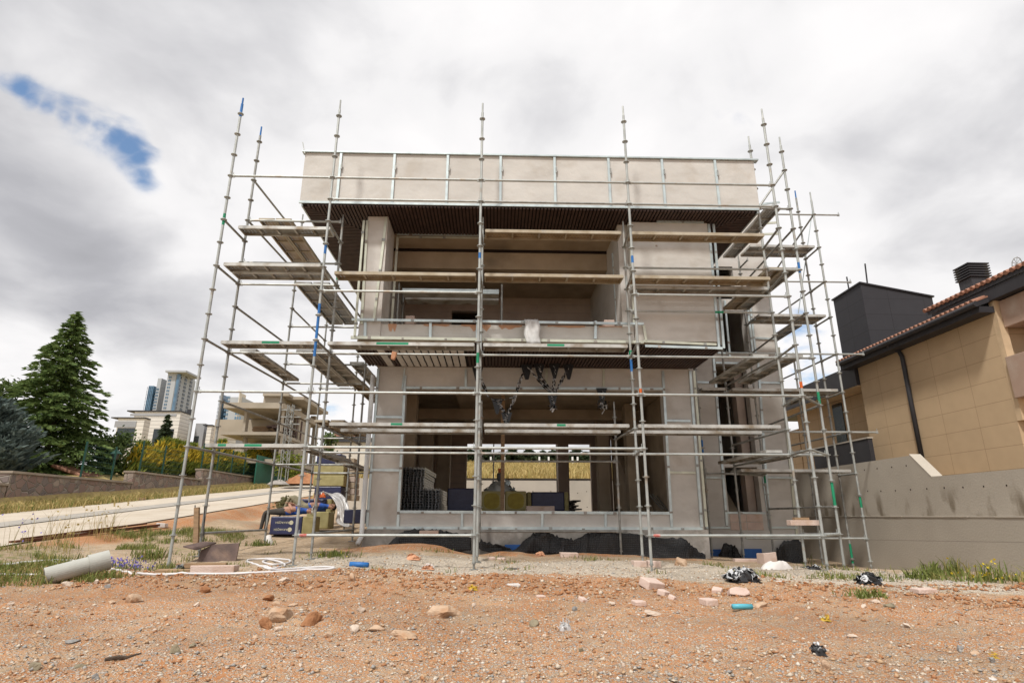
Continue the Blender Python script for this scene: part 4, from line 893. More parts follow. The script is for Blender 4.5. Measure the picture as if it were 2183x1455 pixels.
# lift tower and chimney
Yt = 19.5; c = AY(1834, 604, Yt); r2 = AY(1987, 634, Yt); yb2 = AX(1776, 638, c.x).y
hp(MB().ext([(c.x, Yt, 4.5), (r2.x, Yt, 4.5), (r2.x, Yt, r2.z), (c.x, Yt, c.z)], (0, yb2-Yt, 0)), 'stair_tower', ANTP)
hp(MB().ext([(c.x-.05, Yt-.05, c.z+.01), (r2.x+.06, Yt-.05, r2.z+.01), (r2.x+.06, Yt-.05, r2.z+.06), (c.x-.05, Yt-.05, c.z+.06)], (0, yb2-Yt+.1, 0)), 'tower_coping', ANTHR)
Yc = 15.4; a = AY(2070, 590, Yc); a2 = AY(2109, 590, Yc); yk = AX(2043, 602, a.x).y
hp(MB().box(a.x, a2.x, Yc, yk, 5.8, a.z), 'chimney', ANTHR)
bb = MB(); zt_ = AY(2064, 562, Yc).z
for k in range(6):
    z = a.z+.02+(zt_-a.z-.03)*k/5
    bb.box(a.x-.05, a2.x+.05, Yc-.05, yk+.05, z, z+.035)
bb.box(a.x+.06, a2.x-.06, Yc+.06, yk-.06, a.z, zt_-.02); hp(bb, 'chimney_louvre', ANTHR)
for (px, py, qy, Y_) in ((1850, 606, 562, Yt+.6), (1811, 618, 590, Yt+2.0)):
    p, q = AY(px, py+6, Y_), AY(px-6, qy, Y_); hp(MB().tube([p, q], .03, 6), 'roof_post', WIRE)
dish = [AY(2168+11*math.sin(t), 563+15*math.cos(t), 14.5) for t in [k*6.283/10 for k in range(11)]]
bb = MB().tube(dish, .012, 5)
for k in range(5): bb.tube([dish[k], dish[(k+5) % 10]], .008, 5)
bb.tube([AY(2166, 600, 14.5), AY(2168, 563, 14.5)], .03, 6); hp(bb, 'aerial', GALVD)
# lower annex left of the tan wall
ya, yb3 = yl+.02, 23.5
p = AX(1828, 820, XN-.1)
hp(MB().box(XN-.1, 15, ya, yb3, p.z, p.z+.62), 'annex_roof_edge', ANTHR)
hp(MB().box(XN-.08, XN+.6, ya, yb3, p.z-.03, p.z-.003), 'annex_soffit', TANL)
hp(MB().box(XN+.62, XN+4, ya, 21.6, 1.9, p.z-.035), 'annex_wall', TANP)
w0, w1 = AX(1800, 900, XN+.6).y, AX(1779, 900, XN+.6).y
hp(MB().box(XN+.59, XN+.615, min(w0, w1), max(w0, w1), 3.0, p.z-.12), 'window', GLASS)
p, q = AX(1850, 934, 10.3), AX(1732, 955, 10.3)
hp(MB().box(10.3, 10.42, p.y, q.y, 2.4, p.z), 'terrace_parapet', ANTHR); hp(MB().box(10.28, 10.44, p.y-.02, q.y, p.z+.002, p.z+.04), 'parapet_coping', FARCONC)
p, q = AY(1728, 953, 21), AY(1762, 908, 21)
hp(MB().box(p.x, q.x, 21.7, 22.4, 2.0, q.z), 'garden_pier', TANP)

# ------------------------------------------------------------------ behind the house
T = thing('rear_retaining_wall', 'pale concrete retaining wall with tie holes seen through the open ground floor', 'wall', (0, 28, 1))
b = MB().box(-8.0, 9.3, 28.0, 28.25, .6, 3.06)
for k in range(26):
    for z in (1.75, 2.45): x = -2+k*.42; b.tube([(x, 27.995, z+.04*math.sin(k*3)), (x, 28.01, z+.04*math.sin(k*3))], .022, 6, 1)
b.build('wall_body', [FARCONC, DARKGAP], T)
# rear scaffold bay seen through the openings (part of the same scaffold)
for px in (1052, 1187, 1310): 
    X_ = AY(px, 1000, 23.5).x; MB().tube([(X_, 23.5, .9), (X_, 23.5, 7)], .026, 8).build('standard', GALVD, S)
pz = AY(1100, 1020, 23.5).z
plank(-1.6, 2.55, 23.2, 23.5, pz-.05); plank(2.7, 5.0, 23.2, 23.5, pz-.05)

# ------------------------------------------------------------------ foliage
def kites(C, D, ln, wd, up=None):
    n = len(C); D = D/np.linalg.norm(D, axis=1, keepdims=True)
    rnd = RNG.randn(n, 3); Sd = np.cross(D, rnd); Sd /= np.linalg.norm(Sd, axis=1, keepdims=True)+1e-9
    ln = np.broadcast_to(ln, n)[:, None]; wd = np.broadcast_to(wd, n)[:, None]
    V = np.stack([C-D*ln*.5, C+Sd*wd-D*ln*.05, C+D*ln*.5, C-Sd*wd-D*ln*.05], 1).reshape(-1, 3)
    return V, np.arange(4*n).reshape(-1, 4)
def trunk(path, radii, parent, name='trunk', m=BARK): return MB().tube(path, radii, 9).build(name, m, parent, smooth=True)
def conifer(name, lab, x, y, h, rad, m, nb=260, nt_=70, droop=.35, rise=.1, pw=.8, ls=.24, ws=.03, z0=None, cat='tree', bare=.06, tip=.10, group=None):
    z = hz(x, y) if z0 is None else z0
    T = thing(name, lab, cat, (x, y, z), group)
    trunk([(x, y, z-.1), (x+.05*h*.1, y, z+h*.5), (x, y, z+h*.99)], [h*.018, h*.011, .012], T)
    Cs, Ds = [], []
    for k in range(nb):
        t = bare+(1-bare)*((k+RNG.rand())/nb)**1.08; a = k*2.399+RNG.rand()*.8
        Lb = rad*((1-t)**pw)*(.62+.55*RNG.rand())+tip*rad*(1-t)+.06
        u = np.array([math.cos(a), math.sin(a), 0]); n = max(8, int(nt_*Lb/rad)); s = RNG.rand(n)**.75
        side = np.array([-u[1], u[0], 0]); off = (RNG.rand(n)-.5)*2*(.10+.34*s*(1-s)*2)*Lb*.75
        pz = rise*Lb*s-droop*Lb*s*s + .035*RNG.randn(n)-.18*np.abs(off)
        Cs.append(np.array([x, y, z+t*h])+u*(s*Lb)[:, None]+side*off[:, None]+np.array([0, 0, 1])*pz[:, None])
        Ds.append(u*(.7+.3*s)[:, None]+side*(np.sign(off)*.7+.25*RNG.randn(n))[:, None]+np.array([0, 0, 1])*(rise-1.4*droop*s+.22*RNG.randn(n))[:, None])
    C = np.concatenate(Cs); D = np.concatenate(Ds); V, F = kites(C, D, ls*(.6+.8*RNG.rand(len(C))), ws*(.7+.7*RNG.rand(len(C))))
    np_obj('crown', V, F, m, parent=T); return T
def broad(name, lab, x, y, h, rad, m, n=2600, z0=None, cat='tree', ls=.10, ws=.035, low=.25, group=None, clumps=16):
    z = hz(x, y) if z0 is None else z0
    T = thing(name, lab, cat, (x, y, z), group)
    b = MB().tube([(x, y, z-.05), (x+.03, y, z+h*.45), (x, y+.03, z+h*.9)], [h*.02, h*.012, .006], 7); cl = []
    for k in range(clumps):
        a = k*2.4; t = low+(1-low)*RNG.rand(); r_ = rad*math.sin(math.pi*min(1, .15+.8*(1-abs(t-.55))))*(.35+.6*RNG.rand())
        c = np.array([x+math.cos(a)*r_, y+math.sin(a)*r_, z+h*t*.92]); cl.append(c)
        b.tube([(x, y, z+h*t*.55), tuple(c)], [h*.008, .004], 5)
    b.build('trunk', BARK, T)
    cl = np.array(cl); i = RNG.randint(0, len(cl), n); C = cl[i]+RNG.randn(n, 3)*rad*np.array([.24, .24, .2]); D = RNG.randn(n, 3)+np.array([0, 0, .3])
    V, F = kites(C, D, ls*(.6+.8*RNG.rand(n)), ws*(.7+.6*RNG.rand(n))); np_obj('crown', V, F, m, parent=T); return T
p = AX(97, 1010, -20.5); spy = p.y
sptop = AY(166, 668, spy).z
conifer('cedar_tree', 'tall green cedar with drooping layered boughs behind the stone wall', p.x-.2, spy, sptop-2.2, 3.1, LCEDAR, nb=300, nt_=120, droop=.30, rise=.16, pw=.74, z0=2.2, ls=.30, ws=.05)
p = AX(8, 1000, -18.6)
conifer('blue_spruce', 'blue green conifer cut by the left edge of the picture', p.x-.95, p.y, 3.5, 1.9, LBLUE, nb=200, nt_=110, droop=-.25, rise=.30, pw=.55, z0=2.2, ls=.28, ws=.042)
p = AX(5, 880, -23)
broad('shoot_tree', 'thin leafy shoots rising above the blue conifer', p.x, p.y, AY(8, 800, p.y).z-2.4, .8, LGREEN, n=1100, z0=2.4, ls=.2, ws=.07, low=.6)
p = AX(228, 1000, -18.6)
broad('garden_tree', 'small light green tree between the cedar and the golden hedge', p.x, p.y, AY(228, 922, p.y).z-2.6, 1.0, LGREEN, n=3600, z0=2.6, ls=.16, ws=.055, clumps=22)
p = AY(346, 960, 40)
conifer('young_spruce', 'young dark spruce in front of the cream villa', p.x, p.y, AY(349, 884, 40).z-3.0, 1.15, LDARK, nb=120, nt_=50, droop=.25, rise=.1, z0=3.0, ls=.3, ws=.06)
# golden hedge
T = thing('golden_hedge', 'golden yellow conifer hedge behind the green fence', 'hedge', (-17.9, 34, 2.8))
Cs, Ds, Gs = [], [], []
y = 30.2
while y < 47:
    px = 1062+(-17.9/y)*1239*1.0; top = 3.05+(y-27)*.085+1.9*(.62+.5*RNG.rand()); zb = roadz(np.array(y))+1.05
    n = 1300; t = RNG.rand(n)**.85; rr_ = 1.0*(1-.75*t**1.5)*np.sqrt(RNG.rand(n)); a = RNG.rand(n)*6.28
    C = np.stack([-17.95+rr_*np.cos(a)*.8, y+rr_*np.sin(a)*1.1+.35*t, zb+(top-zb)*t], -1)
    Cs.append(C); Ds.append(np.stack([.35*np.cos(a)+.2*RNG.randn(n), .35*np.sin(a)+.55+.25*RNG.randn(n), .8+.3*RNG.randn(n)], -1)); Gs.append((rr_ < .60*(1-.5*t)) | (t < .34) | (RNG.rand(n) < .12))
    y += .95
C, D, g = np.concatenate(Cs), np.concatenate(Ds), np.concatenate(Gs)
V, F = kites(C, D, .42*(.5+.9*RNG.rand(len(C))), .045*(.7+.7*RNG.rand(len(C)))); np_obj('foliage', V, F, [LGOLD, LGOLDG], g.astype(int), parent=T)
b = MB(); 
for k in range(17): b.tube([(-17.95, 30.2+k, 2.4+k*.08), (-17.9, 30.4+k, 3.8+k*.08)], [.05, .02], 6)
b.build('stem', BARK, T)
# stone wall in steps, fence on it
STONE, N, L, P = nt('rubble_stone'); geo = N.new('ShaderNodeNewGeometry'); vo = N.new('ShaderNodeTexVoronoi'); vo.inputs['Scale'].default_value = 3.2; L.new(geo.outputs['Position'], vo.inputs[0])
sv = N.new('ShaderNodeSeparateColor'); L.new(vo.outputs['Color'], sv.inputs[0]); rc = ramp(N, [(0, (.20,.135,.115)), (.4, (.27,.19,.155)), (.7, (.16,.13,.12)), (1, (.33,.26,.21))]); L.new(sv.outputs[0], rc.inputs[0])
v2 = N.new('ShaderNodeTexVoronoi'); v2.feature = 'DISTANCE_TO_EDGE'; v2.inputs['Scale'].default_value = 3.2; L.new(geo.outputs['Position'], v2.inputs[0])
e_ = ramp(N, [(.0, (.34,.30,.25)), (.06, (1,1,1))]); mxx = N.new('ShaderNodeMixRGB'); mrr = N.new('ShaderNodeMapRange'); mrr.inputs[2].default_value = .07; L.new(v2.outputs['Distance'], mrr.inputs[0]); L.new(mrr.outputs[0], mxx.inputs[0]); mxx.inputs[1].default_value = (.33,.29,.24,1); L.new(rc.outputs[0], mxx.inputs[2]); L.new(mxx.outputs[0], P.inputs['Base Color']); P.inputs['Roughness'].default_value = .9
bq = N.new('ShaderNodeBump'); bq.inputs['Distance'].default_value = .04; L.new(mrr.outputs[0], bq.inputs['Height']); L.new(bq.outputs[0], P.inputs['Normal'])
for (y0, y1, zt, lab) in ((6, 20.8, 2.42, 'lowest step of the rubble stone wall under the blue conifer'), (20.85, 27.7, 2.84, 'rubble stone wall step under the cedar, with a flat grey coping'), (27.75, 34.15, 3.34, 'rubble stone wall step under the near half of the golden hedge'), (34.2, 46.5, 3.92, 'farthest rubble stone wall step, running up to the green hoarding')):
    T = thing('stone_wall', lab, 'wall', (-16.6, (y0+y1)/2, 1.2), 'stepped stone garden wall')
    MB().box(-16.95, -16.55, y0, y1, .3, zt-.08).build('stonework', STONE, T)
    MB().box(-17.0, -16.48, y0-.03, y1+.03, zt-.078, zt).build('coping', mat('coping_stone', (.33,.28,.22), (.27,.22,.175), scale=2), T)
T = thing('metal_fence', 'dark green metal post and mesh fence standing on the stone wall', 'fence', (-16.75, 33, 3))
k = 0; y = 24.6; prev = None
while y < 46:
    zt = 2.84 if y < 27.7 else 3.34 if y < 34.15 else 3.92
    MB().box(-16.79, -16.73, y-.03, y+.03, zt+.002, zt+1.45).build('post', FENCEG, T)
    if prev and abs(prev[1]-zt) < .01:
        b = MB()
        for j in range(7): b.tube([(-16.76, prev[0], zt+.1+j*.2), (-16.76, y, zt+.1+j*.2)], .006, 4)
        yy = prev[0]+.12
        while yy < y: b.tube([(-16.76, yy, zt+.08), (-16.76, yy, zt+1.32)], .003, 4); yy += .12
        b.build('mesh_panel', FENCEG, T)
    prev = (y, zt); y += 1.95
p = AX(238, 1015, -17.4); T = thing('garden_lamp', 'small green garden lamp behind the fence beside the garden tree', 'lamp', tuple(p))
b = MB().tube([(p.x, p.y, p.z-.4), (p.x, p.y, p.z+.75)], .035, 8); b.build('post', FENCEG, T)
MB().tube([(p.x, p.y, p.z+.75), (p.x, p.y, p.z+.8), (p.x, p.y, p.z+1.0), (p.x, p.y, p.z+1.12)], [.06, .14, .17, .03], 10).build('lantern', GLASS, T)
MB().tube([(p.x, p.y, p.z+1.0), (p.x, p.y, p.z+1.03), (p.x, p.y, p.z+1.22)], [.24, .23, .03], 10).build('hood', FENCEG, T)
p0 = AX(158, 1006, -18.4); p1 = AX(236, 1016, -18.4)
T = thing('garden_shed', 'low shed roof of red tiles between the stone wall and the cedar', 'shed', (-18.4, p0.y, 1.8))
b = MB(); y = p0.y
while y < p1.y: b.tube([(-18.0, y, p0.z-.16), (-19.4, y, p0.z+.28)], .08, 7); y += .2
b.build('roof', ROOFT, T); MB().box(-19.3, -18.1, p0.y+.1, p1.y-.1, 1.4, p0.z-.2).build('wall', PINKW, T)

# ------------------------------------------------------------------ houses and towers on the left
def fb(T, name, m, x0, x1, yt, yb_, Y, d, base=None):
    p, q = AY(x0, yb_, Y), AY(x1, yt, Y); return MB().box(p.x, q.x, Y, Y+d, p.z if base is None else base, q.z).build(name, m, T)
T = thing('cream_villa', 'cream boarded modern villa with flat roofs and deep window bays', 'house', (-33, 50, 3))
dC = AX(412, 885, AY(386, 876, 50).x).y-50; dB = AX(321, 897, AY(309, 890, 46.5).x).y-46.5
fb(T, 'centre_block', CREAMP, 271, 386, 876, 965, 50, dC, 2.5)
fb(T, 'bay', CREAMP, 237, 309, 890, 970, 46.5, AX(321, 897, AY(309, 890, 46.5).x).y-46.5, 2.5)
fb(T, 'window', GLASS, 243, 288, 912, 950, 46.47, .05); fb(T, 'bay_panel', GREYW, 243, 291, 897, 910, 46.46, .05)
fb(T, 'window', GLASS, 320, 371, 914, 960, 49.97, .05); fb(T, 'upper_panel', GREYW, 277, 376, 882, 886, 49.96, .05)
fb(T, 'roof_edge', ANTHR, 236.5, 309.5, 888.8, 890.5, 46.4, dB); fb(T, 'roof_edge', ANTHR, 270.5, 386.5, 874.6, 876.3, 49.9, dC)
fb(T, 'grey_wall', GREYW, 408, 437, 902, 965, 52, 9, 2.5); fb(T, 'side_bay', CREAMP, 433, 452, 906, 968, 50.5, 5, 2.5)
fb(T, 'window', GLASS, 412, 424, 929, 944, 51.97, .05); fb(T, 'roof_edge', ANTHR, 432.5, 452.5, 904.5, 906.3, 50.4, 5)
fb(T, 'roof_vent', ANTHR, 397, 408, 872, 886, 52, .6)
T = thing('grey_villa', 'pale villa with dark flat roof half hidden behind the concrete skeleton', 'house', (-30, 62, 3))
fb(T, 'block', mat('white_render', (.60,.60,.61), bump=0), 468, 548, 916, 975, 62, 9, 3); fb(T, 'roof_edge', ANTHR, 466, 516, 905, 917, 61.6, 7)
fb(T, 'window', BGLASS, 476, 500, 928, 940, 61.95, .06); fb(T, 'window', BGLASS, 505, 542, 930, 955, 61.95, .06); fb(T, 'balcony', GREYW, 470, 546, 941, 948, 61.2, .7)
fb(T, 'roof_box', ANTHR, 523, 536, 885, 918, 63, 2)
def tower(T, blocks, wins, Y):
    for (n_, m_, x0, x1, y0, y1, dy, d) in blocks: fb(T, n_, m_, x0, x1, y0, y1, Y+dy, d, 0)
    for (x0, x1, y0, y1, nx_, ny_, m_, fx, fy, dy) in wins:
        p, q = AY(x0, y1, Y+dy), AY(x1, y0, Y+dy); w = (q.x-p.x)/nx_; h = (q.z-p.z)/ny_
        o = MB().box(p.x+w*(1-fx)/2, p.x+w*(1+fx)/2, Y+dy-.25, Y+dy+.05, p.z+h*(1-fy)/2, p.z+h*(1+fy)/2).build('window', m_, T); first = True
        for i_ in range(nx_):
            for j_ in range(ny_):
                if i_ == 0 and j_ == 0: continue
                c = o.copy(); COL.objects.link(c); c.parent = T; c.location = (w*i_, 0, h*j_)
T = thing('apartment_tower', 'tall apartment tower with blue glass corner left of the front pole', 'tower', (-250, 480, 0))
tower(T, [('shaft', TOWERW, 340, 378, 790, 900, 0, 30), ('glass_corner', BGLASS, 366, 378.2, 797, 900, -.6, 2), ('stepped_wing', TOWERW, 320, 345, 806, 900, 4, 20), ('low_wing', BGLASS, 303, 328, 822, 900, 2, 20)],
      [(346, 367, 800, 880, 2, 11, BGLASS, .6, .55, 0), (322, 340, 826, 880, 3, 8, BGLASS, .6, .6, 4), (303, 327, 824, 880, 4, 8, GLASS, .12, .9, 2)], 480)
fb(T, 'crown', TOWERW, 352, 397, 789, 792.5, 476, 26)
AX_ = AY(378, 795, 480).x
b = MB().box(AX_, AX_+.5, 480, 510, 0, AY(378, 795, 480).z).build('side_wall', TOWERW, T)
o = None
for j_ in range(12):
    for i_ in range(3):
        z_ = AY(378, 885, 480).z+j_*3.15
        if o is None: o = MB().box(AX_+.3, AX_+.8, 483, 486.5, z_, z_+2).build('side_window', GLASS, T); z00 = z_
        else: c = o.copy(); COL.objects.link(c); c.parent = T; c.location = (0, i_*9, z_-z00)
T = thing('second_tower', 'second blue glass apartment tower rising behind the concrete skeleton', 'tower', (-215, 480, 0))
tower(T, [('shaft', TOWERW, 470, 517, 846, 960, 2, 25), ('glass_side', BGLASS, 457, 472, 840, 960, 0, 25), ('core', CREAM, 493, 512, 836, 960, -3, 12)],
      [(472, 492, 842, 915, 3, 8, BGLASS, .62, .6, 2), (496, 516, 876, 915, 3, 4, BGLASS, .7, .6, -3), (457, 471, 842, 915, 3, 9, GLASS, .15, .9, 0)], 480)
# unfinished concrete skeleton
Y0 = 42; T = thing('concrete_skeleton', 'unfinished bare concrete house frame with open floors beyond the road', 'building', (-15, Y0, 3))
x1 = AY(603, 857, Y0).x; dS = AX(686, 893, x1).y-Y0
fb(T, 'upper_slab', BGCONC, 476, 603, 858, 869, Y0, dS); fb(T, 'slab_edge_beam', BGCONC, 519, 603, 869, 872, Y0+.5, dS-1)
fb(T, 'middle_slab', BGCONC, 469, 594, 920, 926, Y0, dS); fb(T, 'slab_edge_beam', BGCONC, 512, 594, 927, 931, Y0+.4, dS-1)
fb(T, 'rear_wall', BGCONC, 540, 600, 872, 919, Y0+7, .3); fb(T, 'rear_wall', BGCONC, 545, 600, 931, 980, Y0+7, .3)
fb(T, 'lower_slab', BGCONC, 500, 606, 978, 986, Y0, dS)
fb(T, 'penthouse_wall', BGCONC, 561, 603, 843, 858, Y0+1.5, 2); fb(T, 'penthouse_wall', BGCONC, 561, 566, 843, 858, Y0+3.6, 8)
fb(T, 'roof_slab', BGCONC, 560, 616, 838, 843, Y0+1.2, dS-1.2); fb(T, 'roof_slab', BGCONC, 605, 648, 845, 851, Y0+2, dS-3)
for (xa, xb_, dy) in ((516, 528, .6), (545, 552, 9), (596, 603, .6)):
    fb(T, 'column', BGCONC, xa, xb_, 869, 919, Y0+dy, .5); fb(T, 'column', BGCONC, xa-4, xb_-4, 927, 980, Y0+dy, .5)
xs_ = AY(600, 900, Y0).x
for (py0, py1, fy, ln) in ((872, 919, .45, .3), (931, 980, .4, .35)):
    za, zb_ = AY(600, py1, Y0).z, AY(600, py0, Y0).z
    MB().box(xs_-.5, xs_-.2, Y0+dS*fy, Y0+dS*(fy+ln), za, zb_).build('side_wall', BGCONC, T); MB().box(xs_-7, xs_-.5, Y0+dS*.5, Y0+dS*.5+.3, za, zb_).build('cross_wall', BGCONC, T)
    MB().box(xs_-.5, xs_-.1, Y0+dS-1, Y0+dS-.6, za, zb_).build('column', BGCONC, T)
xq = AY(603, 850, Y0).x
for fy in (.42, .62, .85): MB().box(xq-.5, xq-.1, Y0+dS*fy, Y0+dS*fy+.5, AY(603, 857, Y0).z, AY(603, 846, Y0).z).build('penthouse_column', BGCONC, T)
def planks_pile(name, lab, px0, px1, py0, py1, Y, m, n=6, up=0):
    p, q = AY(px0, py1, Y), AY(px1, py0, Y); b = MB(); h = (q.z-p.z)/n
    for k in range(n): b.box(p.x+.2*random.random(), q.x-.2*random.random(), Y+.3*random.random(), Y+1.5, p.z+k*h, p.z+k*h+h*.8)
    for k in range(up): xx = p.x+(q.x-p.x)*(k+.5)/up; b.box(xx-.05, xx+.05, Y-.1, Y, p.z, q.z+.9)
    return tag(b.build(name, m, base=tuple(p)), lab, 'timber stack')
planks_pile('formwork_stack', 'stack of formwork boards on the middle floor of the concrete skeleton', 533, 577, 907, 918.5, Y0+2, WOOD)
p = AX(608, 925, xs_-.1); q = AX(648, 932, xs_-.1); b = MB()
for k in range(24): c = Vector((xs_-.6-random.random(), p.y+(q.y-p.y)*random.random(), p.z+.1+.6*random.random())); b.obox(c, (.3, .1*random.random(), .05), (-.05, .35, 0), (0, .02, .06))
for k in range(4): yy = p.y+(q.y-p.y)*(k+.3)/4; b.box(xs_-.2, xs_-.1, yy, yy+.1, p.z-.1, p.z+1.5)
tag(b.build('scrap_timber_heap', RUST, base=tuple(p)), 'heap of scrap timber held by upright posts on the skeleton side edge', 'timber heap')
# pole, hoarding, sheds, mound
p = AY(607, 985, 33); T = thing('lattice_pole', 'lattice steel power pole with a lamp head before the concrete skeleton', 'pole', tuple(p))
top = AY(611, 862, 33).z; b = MB()
for sx_ in (-.16, .16):
    for sy_ in (-.16, .16): b.tube([(p.x+sx_*1.2, 33+sy_*1.2, p.z-1), (p.x+sx_*.8, 33+sy_*.8, top)], .028, 5)
k = 0; z = p.z
while z < top-.3:
    for s_ in (1, -1): b.tube([(p.x-.17*s_, 32.83, z), (p.x+.17*s_, 32.83, z+.35)], .014, 4); b.tube([(p.x+.17, 33-.17*s_, z), (p.x+.17, 33+.17*s_, z+.35)], .014, 4)
    z += .35
for zz_ in (top-.3, top-.7, top-1.1): b.beam((p.x-.5, 33, zz_), (p.x+.6, 33, zz_), .06, .06)
b.build('lattice', GALVD, T)
MB().tube([(p.x+.1, 33, AY(611, 901, 33).z), AY(622, 896, 33)], [.05, .09], 8).build('lamp_head', WHITEP, T)
a, c = AX(548, 969, -16.3), AX(613, 990, -16.3)
T = tag(MB().box(-16.3, -16.22, a.y if a.y < c.y else c.y, max(a.y, c.y), 3.0, a.z).build('hoarding', HOARD, base=(-16.3, a.y, 3.0)), 'dark green site hoarding beyond the end of the stone wall', 'hoarding')
T = thing('tin_roof_shed', 'shed with a red and white striped roof behind the golden hedge', 'shed', (-20, 50, 3.5))
p, q = AY(483, 985, 50), AY(548, 969, 50); b = MB()
for k in range(14): xx = p.x+(q.x-p.x)*k/14; b.ext([(xx, 49, p.z), (xx+(q.x-p.x)/14, 49, p.z), (xx+(q.x-p.x)/14+1, 52, q.z), (xx+1, 52, q.z)], (0, 0, .06), k % 2)
b.build('roof', [mat('red_tin', (.36,.09,.075), bump=0), CREAM], T); MB().box(p.x+.5, q.x, 49.5, 52, 3, p.z-.01).build('wall', CREAM, T)
p = AX(616, 1012, -13.8)
broad('roadside_bush', 'yellow green bush at the end of the green hoarding', p.x, p.y, 1.5, .9, LGOLDG, n=1500, z0=p.z-.2, cat='bush', ls=.16, ws=.06, low=.15)
def mound(name, lab, cat, px, py, Y, w, h, m):
    p = AY(px, py, Y); V = []; F = []; n = 14
    for i_ in range(n+1):
        for j_ in range(n+1):
            u, v = i_/n*2-1, j_/n*2-1; rr_ = max(0, 1-(u*u+v*v)); V.append((p.x+u*w, Y+v*w*.8, p.z-.25+h*1.25*rr_**.8*(.75+.5*random.random())))
    for i_ in range(n):
        for j_ in range(n): k = i_*(n+1)+j_; F.append((k, k+n+1, k+n+2, k+1))
    b = MB().add(V, F); o = b.build(name, m, base=tuple(p), smooth=True); return tag(o, lab, cat)
mound('earth_mound', 'orange earth mound at the top of the road', 'mound', 655, 1024, 40, 1.5, .55, mat('orange_earth', (.36,.17,.08), (.28,.12,.055), scale=4, bump=.6))
mound('stone_heap', 'pale heap of stones beside the road below the orange mound', 'stone heap', 594, 1023, 35, .6, .2, FOUND)
T = thing('far_house', 'distant low house with dark roof right of the concrete skeleton', 'house', (-22, 85, 4))
fb(T, 'wall', CREAM, 690, 790, 941, 1000, 85, 8); fb(T, 'roof', ANTHR, 688, 785, 930, 941, 84.5, 9); fb(T, 'roof', ROOFT, 712, 760, 924, 930, 86, 5)
p = AY(700, 950, 75); broad('far_tree', 'small green tree right of the concrete skeleton', p.x, 75, AY(700, 903, 75).z-5.5, 1.5, LGREEN, n=1200, z0=5.5, ls=.35, ws=.14)
k = 0
LB_ = ['wide', 'slim', 'short', 'tall', 'leaning', 'ragged', 'rounded', 'dense', 'thin']
for (px, yt, wv) in ((1003, 958, .9), (1036, 957, 1.1), (1062, 965, .7), (1092, 956, 1.2), (1128, 958, 1.1), (1158, 962, .9), (1178, 960, .8), (1228, 957, 1.3), (1250, 964, .9), (1275, 958, 1.1)):
    Yh = 56+3*math.sin(px); p = AY(px, 985, Yh); zb_ = hz(p.x, Yh)
    conifer('hill_pine', 'small dark conifer in the row on the dry hill seen through the house', p.x, Yh, AY(px, yt, Yh).z-zb_, wv*.95, LDARK, nb=46, nt_=34, droop=.05, rise=.25, pw=.6, z0=zb_, ls=.45, ws=.10, group='conifers on the hill behind the house')
for px in (1046, 1075, 1150, 1170, 1221, 1232):
    p = AY(px, 1000, 50); zb_ = hz(p.x, 50)
    tag(MB().box(p.x-.07, p.x+.07, 49.93, 50.07, zb_-.1, AY(px, 973, 50).z).build('fence_post', WHITEP, base=(p.x, 50, zb_)), 'white post on the dry hill below the conifers', 'post', 'white fence posts on the hill')
# ------------------------------------------------------------------ rocks and rubble
def rock(px, py, wpx, m, lab, cat='rock', flat=.55, group=None, sharp=.35, rz=None, name='rock', elong=1.0):
    p = G(px, py); w = wpx*mpp(p)*.5; seed = random.randint(0, 9999); rn = random.Random(seed)
    import bmesh
    bm = bmesh.new(); bmesh.ops.create_icosphere(bm, subdivisions=3, radius=1)
    pl = [(Vector((rn.gauss(0,1), rn.gauss(0,1), rn.gauss(0,1)*.5)).normalized(), .42+.36*rn.random()) for k in range(11)]
    for v in bm.verts:
        c = v.co.copy()
        for (n_, d) in pl:
            e = c.dot(n_)-d
            if e > 0: c -= n_*e*(.80+sharp*.5)
        c *= 1+.42*(fbm(np.array([c.x*2.6+seed]), np.array([c.y*2.6+c.z*2.1]), 4, 5)[0]-.45)
        v.co = Vector((c.x*w*elong*1.12, c.y*w*.85, c.z*w*flat))
    me = bpy.data.meshes.new(name); bm.to_mesh(me); bm.free(); me.materials.append(m)
    o = bpy.data.objects.new(name, me); COL.objects.link(o); o.location = p+Vector((0, w*.25, w*flat*.30)); o.rotation_euler = (.15*rn.gauss(0,1), .12*rn.gauss(0,1), rn.random()*6 if rz is None else rz)
    return tag(o, lab, cat, group)
ROCKT = mat('rock_tan', (.50,.36,.25), (.40,.27,.175), scale=7, bump=.6, bscale=30, dirt=(.42,.22,.11), dscale=5)
ROCKP = mat('rock_pale', (.58,.48,.39), (.47,.37,.29), scale=7, bump=.6, bscale=30, dirt=(.46,.28,.16), dscale=4)
ROCKG = mat('rock_olive', (.26,.22,.145), (.19,.16,.11), scale=7, bump=.6, bscale=30)
ROCKS = mat('rock_slate', (.27,.26,.245), (.20,.19,.18), scale=7, bump=.6, bscale=30)
CLOD = mat('orange_clod', (.33,.155,.07), (.24,.105,.045), scale=9, bump=.9, bscale=25)
rock(588, 1322, 84, ROCKT, 'largest flat tan rock lying in the middle of the orange gravel', flat=.45, rz=.1)
rock(563, 1338, 34, CLOD, 'brown earth clod leaning against the largest tan rock', 'clod', flat=.9)
rock(544, 1360, 22, ROCKT, 'small tan stone just left below the brown earth clod')
rock(591, 1343, 20, ROCKP, 'pale stone in front of the largest tan rock')
rock(660, 1330, 54, CLOD, 'crumbling brown soil heap right of the largest tan rock', 'soil heap', flat=.6)
rock(370, 1392, 35, ROCKG, 'angular olive brown rock standing alone left of centre', flat=.8)
rock(411, 1378, 22, ROCKG, 'smaller olive stone just behind the angular olive rock')
rock(68, 1428, 34, ROCKG, 'olive rock near the lower left corner', flat=.7)
